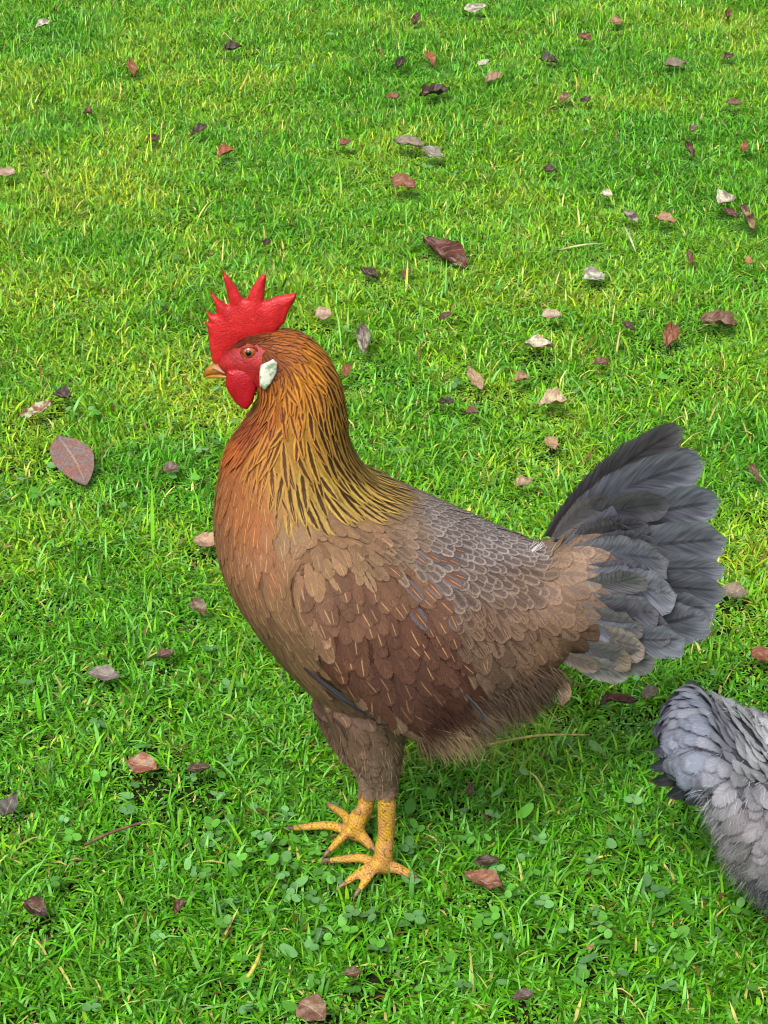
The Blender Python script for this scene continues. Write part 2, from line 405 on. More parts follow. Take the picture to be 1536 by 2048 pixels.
def surface_samples(me, n):
    me.calc_loop_triangles()
    V = np.empty(len(me.vertices) * 3, np.float32); me.vertices.foreach_get('co', V); V = V.reshape(-1, 3).astype(float)
    T = np.empty(len(me.loop_triangles) * 3, np.int32); me.loop_triangles.foreach_get('vertices', T); T = T.reshape(-1, 3)
    A, B, C = V[T[:, 0]], V[T[:, 1]], V[T[:, 2]]
    ar = np.linalg.norm(np.cross(B - A, C - A), axis=1)
    i = rng.choice(len(T), n, p=ar / ar.sum()); r1, r2 = np.sqrt(rng.random(n)), rng.random(n)
    return A[i] * (1 - r1)[:, None] + B[i] * (r1 * (1 - r2))[:, None] + C[i] * (r1 * r2)[:, None]
def thin(P, sp):
    cell = float(sp.max()); grid = {}; keep = []
    for i in range(len(P)):
        p = P[i]; c = tuple((p // cell).astype(int)); ok = True
        for dx in (-1, 0, 1):
            for dy in (-1, 0, 1):
                for dz in (-1, 0, 1):
                    for j in grid.get((c[0] + dx, c[1] + dy, c[2] + dz), ()):
                        q = P[j]
                        if (p[0] - q[0]) ** 2 + (p[1] - q[1]) ** 2 + (p[2] - q[2]) ** 2 < (min(sp[i], sp[j])) ** 2: ok = False; break
                    if not ok: break
                if not ok: break
            if not ok: break
        if ok: grid.setdefault(c, []).append(i); keep.append(i)
    return np.array(keep, int)
def snap(bvh, P):
    L = np.empty_like(P); N = np.empty_like(P)
    for i, p in enumerate(P):
        l, n, _, _ = bvh.find_nearest(p); L[i] = l; N[i] = n
    return L, N
ROWS = np.array([0, .2, .42, .64, .82, .93, 1.0])
W_ROUND = np.array([.35, .75, .98, 1.0, .82, .55, .16])
W_POINT = np.array([.4, .8, 1.0, .9, .62, .34, .05])
TB = [None]
def feather_coat(me, bvh, tab, yc, ncand, cov, skip, scale=1.0, o0=(.0002, .0010), lift=.0012, liftL=.045, wild=.0, jit=.16, mod=None):
    """lays feathers on a surface along the flow of the table, head to tail like roof tiles; returns arrays per feather"""
    P = surface_samples(me, ncand); q = near_px(P, yc)
    k = ~skip(P, q); P, q = P[k], q[k]
    D = (split if tab is TB[0] else interp)(tab, q)
    L, W = D[:, 2] * scale * .001, D[:, 3] * scale * .001
    keep = thin(P, np.sqrt(L * W / cov))
    P, q, D, L, W = P[keep], q[keep], D[keep], L[keep], W[keep]
    n = len(P)
    L = L * rng.uniform(.82, 1.15, n); W = W * rng.uniform(.85, 1.15, n)
    if mod: mod(q, D, L, W)
    base_o = rng.uniform(*o0, n); sway = rng.normal(0, jit, n); wl = np.abs(rng.normal(0, wild, n)) if wild else np.zeros(n)
    tight = 1 - .55 * np.clip((640 - q[:, 0]) / 60, 0, 1) * (q[:, 1] > 900) * (tab is TB[0])
    pos, nor = snap(bvh, P); rows = []
    for r in range(len(ROWS)):
        qq = near_px(pos, yc); F = interp(tab, qq)[:, :2]
        ca, sa = np.cos(sway), np.sin(sway)
        fx, fz = F[:, 0] * ca - F[:, 1] * sa, F[:, 0] * sa + F[:, 1] * ca
        t = np.stack([fx, np.zeros(n), -fz], 1)
        t -= (t * nor).sum(1)[:, None] * nor; t /= np.linalg.norm(t, axis=1)[:, None] + 1e-9
        c = np.cross(nor, t)
        wp = np.where((L / W > 3.0)[:, None], W_POINT[None], W_ROUND[None])[:, r] * W / 2
        off = base_o * tight + (lift + liftL * L) * tight * ROWS[r] ** 1.2 + wl * L * ROWS[r] ** 2
        for s in (-1, 0, 1):
            p = pos + c * (wp * s)[:, None]
            if s:
                p2, n2 = snap(bvh, p)
                rows.append(p2 + n2 * (off * 1.0 - wp * .10)[:, None])
            else: rows.append(pos + nor * off[:, None])
        if r < len(ROWS) - 1: pos, nor = snap(bvh, pos + t * (L * (ROWS[r + 1] - ROWS[r]))[:, None])
    V = np.stack(rows, 1)                      # n, 21, 3
    return dict(V=V, D=D, q=q, P=P, L=L, W=W, tight=tight)
def coat_mesh(name, S, sel=None):
    V, D = S['V'], S['D']
    if sel is not None: V, D = V[sel], D[sel]
    n, m = V.shape[:2]; nr = len(ROWS)
    f = np.array([[r * 3 + c, r * 3 + c + 1, r * 3 + c + 4, r * 3 + c + 3] for r in range(nr - 1) for c in (0, 1)])
    F = (f[None] + (np.arange(n) * m)[:, None, None]).reshape(-1, 4)
    uv = np.array([(c / 2, ROWS[r]) for r in range(nr) for c in range(3)])
    rep = lambda a: np.repeat(a, m, 0)
    KK = .66
    tg = S['tight'] if sel is None else S['tight'][sel]
    par = np.concatenate([D[:, 10:11], D[:, 14:15], D[:, 18:19], .5 + (rng.random((n, 1)) - .5) * (.25 + .75 * (tg[:, None] > .8))], 1)
    cols = dict(base=rep(D[:, 4:7] * KK), cen=rep(D[:, 7:10] * KK), shf=rep(D[:, 11:14] * KK), rim=rep(D[:, 15:18] * KK), par=rep(par))
    return np_mesh(name, V.reshape(-1, 3), F, cols, np.tile(uv, (n, 1)))
def down_mesh(name, P, D, L, W, col):
    """loose hair-like down: thin tapering strips from P along D, drooping"""
    n = len(P); D = D / np.linalg.norm(D, axis=1)[:, None]
    c = np.cross(D, rng.normal(size=(n, 3))); c /= np.linalg.norm(c, axis=1)[:, None]
    bend = np.cross(D, c) * rng.normal(0, .35, n)[:, None] + np.array([0, 0, -.25])
    rows = []
    for t, wd in ((0, 1), (.4, .9), (.75, .6), (1, .15)):
        p = P + D * (L * t)[:, None] + bend * (L * t * t)[:, None]
        rows += [p - c * (W * wd / 2)[:, None], p + c * (W * wd / 2)[:, None]]
    V = np.stack(rows, 1)
    f = np.array([[r * 2, r * 2 + 1, r * 2 + 3, r * 2 + 2] for r in range(3)])
    F = (f[None] + (np.arange(n) * 8)[:, None, None]).reshape(-1, 4)
    return np_mesh(name, V.reshape(-1, 3), F, dict(base=np.repeat(col, 8, 0)))
def quill(rootp, midp, tipp, width, side, base, cen=None, cw=0.0, rim=None, rs=0.0, shf=None, ss=0.0, camber=.12, tipround=.5, ragged=.06, wmin=.35, nv=18, asym=0.0):
    """one long tail or flight feather along a bent shaft; side = direction across the vane"""
    t = np.linspace(0, 1, nv); t = 1 - (1 - t) ** 1.35
    a, b, c = (np.asarray(x, float) for x in (rootp, midp, tipp))
    C = a * ((1 - t) ** 2)[:, None] + 2 * b * (t * (1 - t))[:, None] + c * (t ** 2)[:, None]
    T = np.gradient(C, axis=0); T /= np.linalg.norm(T, axis=1)[:, None]
    S = side - (T @ side)[:, None] * T; S /= np.linalg.norm(S, axis=1)[:, None]
    Nn = np.cross(T, S)
    wd = width * (wmin + (1 - wmin) * np.clip(t / .55, 0, 1) ** .8) * np.sqrt(np.clip(1 - np.clip((t - (1 - tipround)) / tipround, 0, 1) ** 3.2, .004, 1)) / 2
    us = np.linspace(-1, 1, 7); V, uv = [], []
    for i in range(nv):
        for j, u in enumerate(us):
            e = abs(u)
            k = wd[i] * u * (1 + asym * np.sign(u))
            jit = rng.normal(0, ragged) * wd[i] * (e ** 2) * (t[i] > .3)
            V.append(C[i] + S[i] * (k + jit * np.sign(u)) + T[i] * (jit * 1.2 - e ** 1.5 * wd[i] * .25) - Nn[i] * (e ** 2 * wd[i] * camber))
            uv.append(((u + 1) / 2, t[i]))
    F = np.array([[i * 7 + j, i * 7 + j + 1, (i + 1) * 7 + j + 1, (i + 1) * 7 + j] for i in range(nv - 1) for j in range(6)])
    n = len(V); one = np.ones((n, 1)); KK = .74
    C3 = lambda c_: np.repeat(lin(c_)[None] * KK, n, 0)
    cols = dict(base=C3(base), cen=C3(cen or base), shf=C3(shf or (50, 48, 50)), rim=C3(rim or base),
                par=np.repeat(np.array([[cw, ss, rs, rng.random()]]), n, 0))
    return np_mesh('feather', np.array(V), F, cols, uv)

# ------------------------------------------------------------------ the brown chicken
CH = empty('chicken', GZ(740, 1705))
tag(CH, 'brown chicken with red comb, golden striped neck and slate grey tail standing on the lawn', 'chicken')
RINGS = [((431, 742), (433, 716), 4), ((452, 757), (446, 690), 9), ((482, 772), (486, 664), 13), ((508, 785), (538, 654), 15.5),
         ((515, 803), (590, 656), 17.5), ((504, 822), (640, 686), 20), ((484, 848), (682, 750), 24), ((455, 888), (698, 832), 31),
         ((431, 950), (708, 900), 41), ((421, 1040), (752, 962), 54), ((434, 1128), (836, 1003), 65), ((482, 1218), (935, 1046), 73),
         ((560, 1322), (1012, 1072), 76), ((655, 1408), (1062, 1082), 72), ((800, 1440), (1092, 1086), 65), ((930, 1430), (1122, 1092), 56),
         ((1045, 1372), (1150, 1102), 45), ((1122, 1308), (1180, 1120), 32), ((1180, 1290), (1205, 1150), 20), ((1215, 1245), (1222, 1195), 8)]
YN, YF = -.024, .020                      # the planes of the near and the far leg
FZ = .0045                                 # feet rest on the matted turf
NFOOT, FFOOT = GZ(767, 1740, FZ), GZ(712, 1674, FZ)
tp_ = [loft(RINGS, 0.0)]
CORE = [((1080, 1250), (1070, 1088), 48), ((1125, 1300), (1112, 1070), 42), ((1170, 1312), (1150, 1040), 37), ((1215, 1312), (1190, 1020), 31), ((1260, 1300), (1235, 1010), 25), ((1305, 1270), (1290, 1030), 17), ((1350, 1230), (1345, 1080), 8), ((1380, 1190), (1378, 1130), 3)]
tp_.append(loft(CORE, 0.0))
wc = PY(785, 1285, -.065)                 # wing bulges, their tops leaning in to the back
for sg in (1, -1):
    k_ = np.array([1, sg, 1]); ex = (PY(975, 1475, -.060) - PY(625, 1125, -.052)) / 2
    ez = np.cross(ex / np.linalg.norm(ex), np.array([0, 1, 0])) * .038 + np.array([0, .018, 0])
    tp_.append(ellipsoid(wc * k_, (ex * k_, ez * k_, np.array([0, sg * .021, 0]))))
trunk_me = remeshed('trunk', tp_, .003, 7)
def mesh_parts(me):
    V = np.array([v.co[:] for v in me.vertices]); Q = np.array([p.vertices[:] for p in me.polygons if len(p.vertices) == 4]).reshape(-1, 4)
    T = np.array([p.vertices[:] for p in me.polygons if len(p.vertices) == 3], int).reshape(-1, 3); return V, Q, T
parts = [mesh_parts(trunk_me)]
mm = .001
parts.append(tube([PY(742, 1395, -.030), PY(745, 1470, -.030), PY(759, 1530, -.027), PY(770, 1566, -.0245), PY(774, 1592, YN)], [32 * mm, 22.5 * mm, 13.5 * mm, 7.8 * mm, 6.2 * mm], 18))
parts.append(tube([PY(774, 1600, YN), PY(772, 1670, YN), (NFOOT + [0, 0, .016]), NFOOT + [0, 0, .002]], [6.6 * mm, 5.9 * mm, 6.6 * mm, 6 * mm], 16))
parts.append(tube([PY(712, 1400, .032), PY(715, 1470, .032), PY(726, 1515, .028), PY(738, 1552, .023), PY(740, 1585, .021)], [31 * mm, 20 * mm, 11.5 * mm, 7.5 * mm, 6.2 * mm], 18))
parts.append(tube([PY(738, 1578, .021), PY(727, 1630, .021), (FFOOT + [0.001, 0, .016]), FFOOT + [0, 0, .002]], [6.4 * mm, 5.8 * mm, 6.8 * mm, 6 * mm], 16))
TOES = []
def toe(foot, px, r0=3.5, r1=2.2, arch=.007, zt=FZ):
    e = GZ(*px, zt); d = e - foot
    P = [foot + [0, 0, .001], foot + d * .35 + [0, 0, arch], foot + d * .7 + [0, 0, arch * .55], e]
    parts.append(tube(P, [r0 * 1.15 * mm, r0 * mm, (r0 + r1) / 2 * 1.05 * mm, r1 * mm], 12))
    TOES.append((P[2], e, r1 * mm))
toe(NFOOT, (655, 1722)); toe(NFOOT, (686, 1770)); toe(NFOOT, (716, 1784), zt=.003); toe(NFOOT, (826, 1752), 4.0, 2.6, .004)
toe(FFOOT, (580, 1657), zt=FZ + .002); toe(FFOOT, (658, 1610), zt=FZ + .003); toe(FFOOT, (655, 1706)); toe(FFOOT, (746, 1698), 4.2, 2.8, .004)
body_me = remeshed('body', parts, .0018, 4)
body = link('body', body_me, M_UNDER, CH)
body_me.materials.append(M_LEG)
FACE_POLY = [(428, 712), (452, 703), (474, 697), (492, 689), (516, 690), (528, 700), (524, 716), (522, 732), (516, 790), (506, 812), (465, 775), (430, 752)]
fc = np.array([p.center for p in body_me.polygons]); qf = near_px(fc, 0.0)
HOCK_Z = PY(768, 1578, YN)[2]
mi = np.zeros(len(fc), np.int32);  HOCK_F = PY(735, 1574, .021)[2]
hockz = lambda P: np.where(P[:, 1] > 0, HOCK_F, HOCK_Z)
mi[fc[:, 2] < hockz(fc)] = 1
body_me.polygons.foreach_set('material_index', mi); body_me.update()
bvh = BVHTree.FromPolygons([v.co for v in body_me.vertices], [p.vertices for p in body_me.polygons])

N0 = (0, 0, 0)
SH = (222, 178, 128)
T_CH = table([
 # head and hackle
 (508, 668, .9, -.3, 6, 2.6, (128, 66, 34), (80, 38, 20), .3, SH, 0, N0, 0), (478, 684, .7, -.6, 5, 2.2, (110, 46, 28), (60, 26, 18), .35, SH, 0, N0, 0),
 (560, 672, 1, .05, 9, 3, (158, 92, 42), (104, 56, 28), .3, SH, 0, N0, 0), (565, 705, 1, .3, 9, 3, (160, 92, 44), (110, 60, 30), .25, SH, 0, N0, 0),
 (540, 722, .6, .8, 6, 2.6, (124, 62, 32), (90, 40, 24), .3, SH, 0, N0, 0), (615, 690, .8, .55, 14, 3.6, (190, 122, 46), (112, 64, 22), .38, SH, 0, N0, 0),
 (600, 745, .45, 1, 18, 3.8, (192, 124, 44), (120, 70, 24), .36, SH, 0, N0, 0), (575, 790, .1, 1, 18, 3.8, (190, 120, 46), (120, 70, 26), .34, SH, 0, N0, 0),
 (660, 735, .6, 1, 20, 4, (176, 120, 50), (62, 38, 16), .46, SH, 0, N0, 0), (690, 800, .12, 1, 24, 4.3, (160, 116, 50), (50, 32, 14), .5, SH, 0, N0, 0),
 (640, 830, .1, 1, 24, 4.3, (164, 118, 50), (58, 38, 18), .5, SH, 0, N0, 0), (590, 850, 0, 1, 24, 4.2, (184, 128, 54), (96, 60, 24), .42, SH, 0, N0, 0),
 (540, 820, -.15, 1, 16, 3.4, (164, 92, 46), (112, 58, 28), .35, SH, .1, N0, 0), (510, 835, -.4, 1, 14, 3.2, (140, 66, 38), (96, 42, 24), .35, SH, .1, N0, 0),
 (480, 875, -.45, 1, 18, 4.2, (170, 88, 44), (140, 66, 32), .3, SH, .3, N0, 0), (540, 890, -.1, 1, 22, 4.4, (184, 122, 58), (130, 82, 36), .35, SH, .2, N0, 0),
 (640, 880, .2, 1, 28, 4.8, (172, 132, 60), (64, 42, 20), .5, SH, .1, N0, 0), (700, 875, .25, 1, 26, 4.6, (152, 114, 50), (46, 30, 14), .52, SH, 0, N0, 0),
 (735, 935, .8, .75, 26, 4.8, (172, 140, 68), (66, 46, 22), .48, SH, .1, N0, 0), (570, 905, .05, 1, 28, 5, (176, 132, 66), (88, 58, 28), .45, SH, .2, N0, 0),
 (665, 935, .35, 1, 30, 5.4, (188, 154, 76), (66, 46, 24), .46, SH, .15, N0, 0), (620, 965, .2, 1, 28, 5.6, (180, 146, 74), (84, 58, 30), .45, SH, .2, N0, 0),
 (722, 960, .6, .9, 28, 5.6, (186, 150, 76), (76, 54, 28), .45, SH, .2, N0, 0),
 # breast
 (455, 950, -.2, 1, 22, 7, (178, 98, 56), N0, 0, SH, .55, (196, 124, 78), .3), (432, 1050, .02, 1, 22, 8, (172, 98, 60), N0, 0, SH, .55, (198, 130, 86), .3),
 (505, 1000, .05, 1, 24, 7.5, (190, 108, 62), N0, 0, SH, .7, (200, 130, 84), .3), (520, 1080, .15, 1, 24, 8, (190, 112, 68), N0, 0, SH, .75, (200, 134, 90), .3),
 (570, 1050, .25, 1, 22, 8, (176, 122, 80), N0, 0, SH, .7, (196, 150, 106), .35), (480, 1170, .4, 1, 24, 8, (166, 104, 66), N0, 0, SH, .6, (190, 134, 92), .35),
 (555, 1180, .35, 1, 22, 8.5, (170, 112, 72), N0, 0, SH, .5, (190, 140, 98), .45), (570, 1270, .6, 1, 22, 9, (150, 102, 68), N0, 0, SH, .3, (188, 142, 100), .55),
 (600, 1330, .7, .9, 22, 9, (134, 96, 66), N0, 0, SH, .3, (178, 138, 100), .45), (520, 1260, .6, 1, 24, 8, (140, 92, 60), N0, 0, SH, .4, (176, 130, 92), .4),
 # shoulder and wing
 (640, 1045, .25, 1, 18, 8, (152, 112, 76), N0, 0, SH, .75, (180, 146, 106), .25), (720, 1050, .4, 1, 17, 8, (148, 110, 78), N0, 0, SH, .75, (184, 152, 114), .3),
 (640, 1180, .15, 1, 20, 9, (134, 92, 64), N0, 0, SH, .85, (156, 116, 84), .2), (720, 1180, .25, 1, 20, 9, (128, 86, 60), N0, 0, SH, .9, (148, 108, 80), .2),
 (800, 1140, .45, 1, 18, 8.5, (136, 94, 66), N0, 0, SH, .8, (160, 122, 94), .25), (700, 1270, .2, 1, 22, 10, (112, 70, 48), N0, 0, SH, .9, (130, 86, 62), .2),
 (800, 1250, .35, 1, 22, 10, (110, 68, 48), N0, 0, SH, .9, (128, 86, 62), .2), (870, 1190, .55, 1, 20, 9, (120, 80, 58), N0, 0, SH, .8, (140, 104, 84), .25),
 (870, 1300, .4, 1, 22, 10, (96, 60, 42), N0, 0, SH, .8, (118, 82, 60), .25), (720, 1350, .55, 1, 24, 11, (94, 58, 42), N0, 0, SH, .5, (122, 90, 68), .3),
 (790, 1370, .45, 1, 28, 12, (88, 54, 40), N0, 0, SH, .3, (120, 88, 66), .3), (890, 1390, .55, .9, 34, 15, (78, 44, 30), N0, 0, SH, .1, (96, 62, 46), .2),
 (850, 1430, .8, .6, 34, 13, (74, 42, 30), N0, 0, SH, .1, (90, 60, 46), .2),
 # back and saddle
 (800, 1050, .7, .7, 14, 7, (146, 118, 92), (124, 98, 76), .4, SH, .5, (188, 170, 148), .5), (850, 1030, .9, .45, 12, 7, (142, 126, 116), (112, 98, 92), .5, SH, .2, (190, 182, 176), .75),
 (900, 1075, .85, .55, 12, 7.5, (134, 118, 110), (102, 88, 84), .5, SH, .2, (188, 180, 174), .8), (960, 1080, .95, .35, 12, 7.5, (142, 128, 122), (108, 96, 94), .5, SH, .1, (200, 192, 188), .85),
 (1040, 1088, 1, .15, 13, 8, (156, 140, 132), (120, 106, 102), .45, SH, .1, (202, 194, 188), .8), (940, 1150, .75, .7, 13, 8, (122, 102, 92), (92, 76, 70), .5, SH, .25, (178, 156, 134), .75),
 (1030, 1150, .85, .5, 14, 8.5, (130, 106, 90), (98, 78, 68), .5, SH, .25, (182, 154, 126), .7), (950, 1230, .5, 1, 15, 8.5, (116, 88, 68), (92, 68, 52), .4, SH, .5, (156, 124, 94), .5),
 (1040, 1240, .65, .8, 17, 9, (116, 88, 66), (96, 70, 54), .3, SH, .55, (150, 118, 88), .4), (970, 1310, .45, 1, 18, 9, (100, 76, 58), N0, 0, SH, .5, (130, 102, 78), .3),
 (1080, 1300, .6, .8, 18, 11, (108, 80, 58), N0, 0, SH, .5, (130, 100, 76), .3), (1110, 1120, .85, .4, 18, 12, (152, 122, 96), (132, 106, 88), .3, SH, .3, (178, 148, 118), .45),
 (1110, 1200, .7, .6, 19, 12, (134, 102, 76), (118, 92, 78), .3, SH, .4, (160, 128, 98), .4), (1170, 1170, .95, .2, 20, 14, (146, 120, 98), (126, 112, 108), .4, SH, .2, (160, 134, 108), .35),
 (1180, 1230, .9, .4, 20, 14, (124, 98, 78), (112, 98, 94), .4, SH, .3, (150, 120, 94), .35), (1150, 1290, .75, .6, 19, 12, (108, 80, 60), N0, 0, SH, .3, (134, 104, 80), .3),
 # flank, belly and thighs
 (980, 1370, .6, .8, 20, 10, (88, 68, 54), N0, 0, SH, .1, (112, 92, 74), .3), (1080, 1370, .8, .6, 20, 9, (92, 74, 58), N0, 0, SH, .1, (120, 100, 78), .3),
 (1000, 1440, .7, .6, 18, 8, (122, 102, 78), N0, 0, SH, .05, (136, 114, 86), .3), (900, 1490, .7, .5, 16, 8, (150, 124, 90), N0, 0, SH, .05, (150, 126, 94), .3),
 (640, 1400, .6, 1, 24, 9, (120, 86, 62), N0, 0, SH, .3, (158, 126, 96), .35), (700, 1440, .5, 1, 24, 9, (128, 94, 72), N0, 0, SH, .35, (162, 130, 102), .3),
 (780, 1460, .5, .9, 22, 10, (120, 90, 68), N0, 0, SH, .3, (150, 122, 94), .3), (750, 1510, .2, 1, 15, 8, (126, 96, 76), N0, 0, SH, .3, (154, 124, 98), .25),
 (770, 1570, .05, 1, 8, 5, (122, 94, 74), N0, 0, SH, .1, (146, 118, 92), .2)])
WING_POLY = [(590, 1100), (640, 1075), (720, 1075), (800, 1085), (850, 1105), (890, 1190), (915, 1290), (945, 1370), (985, 1440), (960, 1475), (900, 1468), (800, 1436), (700, 1390), (630, 1345), (640, 1290), (605, 1200)]
SKIN_POLY = FACE_POLY
def skip_ch(P, q):
    k = inpoly(q, SKIN_POLY) | (P[:, 2] < hockz(P) + .002)
    k |= (q[:, 0] > 1192 - np.clip(1150 - q[:, 1], 0, 60) * .45) | ((q[:, 1] < 1062) & (q[:, 0] > 1090))
    k |= (q[:, 0] < 470) & (q[:, 1] < 800) & (q[:, 1] > 640)
    return k
def mod_ch(q, D, L, W):
    br = (q[:, 0] < 600) & (q[:, 1] > 900)
    D[(rng.random(len(q)) < .45) & ~br, 14] *= .12; D[~br, 14] *= .72; D[br, 14] = np.maximum(D[br, 14] * .85, .5); D[br, 18] *= .5; D[~br, 11:14] *= .82
    # a few slate feathers with rusty vanes on the wing bow
    m = (np.abs(q[:, 0] - 850) < 62) & (np.abs(q[:, 1] - 1150) < 62) & (rng.random(len(q)) < .22)
    D[m, 4:7] = lin((106, 99, 104)); D[m, 7:10] = lin((116, 78, 58)); D[m, 10] = .45; D[m, 18] = 0; D[m, 14] = .7; L[m] *= 1.2
    m = (q[:, 1] > 1100) & (rng.random(len(q)) < .05) & (q[:, 0] > 900) & (q[:, 1] < 1300)
    D[m, 4:7] *= .75
TB[0] = T_CH
bv = np.array([v.co[:] for v in body_me.vertices]); ub = split(T_CH, near_px(bv, 0.0))[:, 4:7] * .56 * .8
sk = body_me.attributes.new('skin', 'FLOAT', 'POINT'); sk.data.foreach_set('value', inpoly(near_px(bv, 0.0), FACE_POLY).astype(np.float32))
ba = body_me.attributes.new('base', 'FLOAT_COLOR', 'POINT'); ba.data.foreach_set('color', np.concatenate([ub, np.ones((len(ub), 1))], 1).astype(np.float32).ravel())
S = feather_coat(body_me, bvh, T_CH, 0.0, 90000, 5.2, skip_ch, mod=mod_ch, lift=.0009, liftL=.032)
inw = inpoly(S['q'], WING_POLY); side = S['P'][:, 1]
hack = (S['q'][:, 1] < 1045) & (S['q'][:, 0] < 790) & (S['D'][:, 10] > .2)
inw &= np.abs(side) > .03
link('hackle_plumage', coat_mesh('hackle_plumage', S, hack & ~inw), M_FEATH, CH)
link('body_plumage', coat_mesh('body_plumage', S, ~hack & ~inw), M_FEATH, CH)
wings = []
for s in (-1, 1):
    wings.append(link('wing', coat_mesh('wing', S, inw & (side * s > 0)), M_FEATH, CH))
# flight feathers showing below the wing coverts
def wing_quills(s, par):
    def W(u, v, off):
        d = Vector(ray(u, v)).normalized(); h, n, _, _ = bvh.ray_cast(Vector(CAM), d)
        if h is None: h, n, _, _ = bvh.find_nearest(Vector(PY(u, v, -.07)))
        p = np.array(h) + np.array(n) * off; return p * np.array([1, s, 1])
    spec = [((612, 1330, .0025), (690, 1395, .0042), (776, 1437, .0040), 16, (54, 48, 48), (80, 74, 76), .3), ((622, 1334, .0030), (690, 1386, .0048), (752, 1419, .0046), 12, (64, 62, 70), (92, 92, 102), .4),
            ((690, 1386, .004), (800, 1438, .0085), (938, 1466, .0065), 15, (88, 62, 46), (190, 164, 130), .7), 
            ((885, 1360, -.003), (925, 1405, .003), (960, 1460, .0055), 40, (58, 54, 54), (78, 76, 80), .4), ((920, 1385, -.001), (942, 1412, .006), (968, 1466, .0075), 28, (58, 60, 66), (150, 154, 160), .35)]
    for (a, b, c, wd, base, rim, rs) in spec:
        A, Bm, Cc = W(*a), W(*b), W(*c); d = Cc - A
        sd = np.cross(d / np.linalg.norm(d), np.array([0, 1, 0])); sd = sd * -1 + np.array([0, .15 * s, 0])
        me = quill(A, Bm, Cc, wd * .00032, sd, base, rim=rim, rs=rs, shf=(188, 160, 124), ss=.25, tipround=.4, camber=.05 * s)
        link('flight_feather', me, M_QUILL, par)
wing_quills(1, wings[0]); wing_quills(-1, wings[1])

# tail: fan of long slate feathers, each its own object, over a base of coverts
TAIL = []
def T(u, v, y): return PY(u, v, y)
SL, SL2, SL3 = (136, 139, 153), (119, 122, 133), (150, 153, 168)
# root, mid, tip (u, v, depth into the picture), width px, base, rim, rim strength
far = [((1112, 1085, .004), (1228, 955, .012), (1352, 850, .010), 60, (88, 86, 90)), ((1130, 1090, .01), (1260, 980, .022), (1398, 905, .03), 80, SL2),
       ((1150, 1120, .014), (1290, 1050, .032), (1432, 990, .044), 84, SL2), ((1170, 1150, .016), (1310, 1110, .04), (1446, 1080, .055), 84, SL2),
       ((1170, 1190, .016), (1300, 1180, .045), (1440, 1150, .06), 76, SL2), ((1170, 1220, .016), (1280, 1230, .045), (1415, 1215, .062), 76, SL2)]
near = [((1098, 1082, .0), (1222, 925, -.004), (1368, 856, -.002), 72, (104, 102, 106)), ((1120, 1085, -.004), (1235, 955, -.010), (1412, 925, -.010), 92, SL2),
        ((1140, 1100, -.008), (1270, 1020, -.018), (1443, 1003, -.02), 96, SL), ((1155, 1120, -.010), (1300, 1085, -.024), (1455, 1078, -.028), 92, SL2),
        ((1160, 1150, -.012), (1310, 1135, -.028), (1452, 1136, -.034), 62, SL2), ((1165, 1170, -.014), (1320, 1170, -.032), (1452, 1182, -.038), 62, SL2),
        ((1170, 1190, -.016), (1310, 1215, -.036), (1432, 1215, -.046), 60, SL2), ((1170, 1220, -.018), (1290, 1275, -.038), (1408, 1222, -.050), 86, SL),
        ((1165, 1250, -.018), (1270, 1295, -.04), (1370, 1275, -.05), 70, SL), ((1150, 1290, -.016), (1230, 1330, -.036), (1310, 1318, -.044), 56, (112, 112, 112)),
        ((1130, 1310, -.014), (1190, 1345, -.03), (1260, 1345, -.036), 46, (124, 122, 120))]
cov = [((1110, 1075, -.012), (1170, 1010, -.018), (1222, 1000, -.02), 50, (122, 118, 122), (150, 122, 96), .4), ((1120, 1085, -.016), (1230, 1005, -.026), (1342, 1008, -.03), 74, (116, 115, 124), (136, 116, 98), .3),
       ((1140, 1095, -.018), (1210, 1050, -.030), (1268, 1060, -.034), 62, (126, 125, 133), (144, 126, 112), .35), ((1150, 1110, -.022), (1240, 1100, -.038), (1338, 1120, -.042), 86, SL3, (138, 118, 104), .35),
       ((1160, 1160, -.026), (1260, 1165, -.044), (1354, 1190, -.048), 86, SL3, (142, 126, 116), .3),
       ((1165, 1210, -.028), (1260, 1235, -.046), (1342, 1256, -.05), 82, (108, 108, 118), (140, 120, 104), .45),
       ((1160, 1250, -.028), (1220, 1280, -.044), (1290, 1295, -.048), 56, (130, 122, 116), (150, 128, 108), .4), ((1140, 1285, -.026), (1190, 1308, -.040), (1262, 1312, -.044), 48, (138, 126, 112), (150, 130, 106), .4),
       ((1110, 1310, -.024), (1150, 1325, -.034), (1200, 1335, -.038), 34, (142, 128, 118), (160, 140, 120), .3)]
V, Q, T3 = loft([((1150, 1200), (1135, 1110), 10), ((1260, 1215), (1250, 1080), 7), ((1330, 1190), (1330, 1100), 3)], 0.0)
tail = link('tail', np_mesh('tail', V, [Q, T3]), M_UNDERG, CH)   # the root of the tail, inside the rump
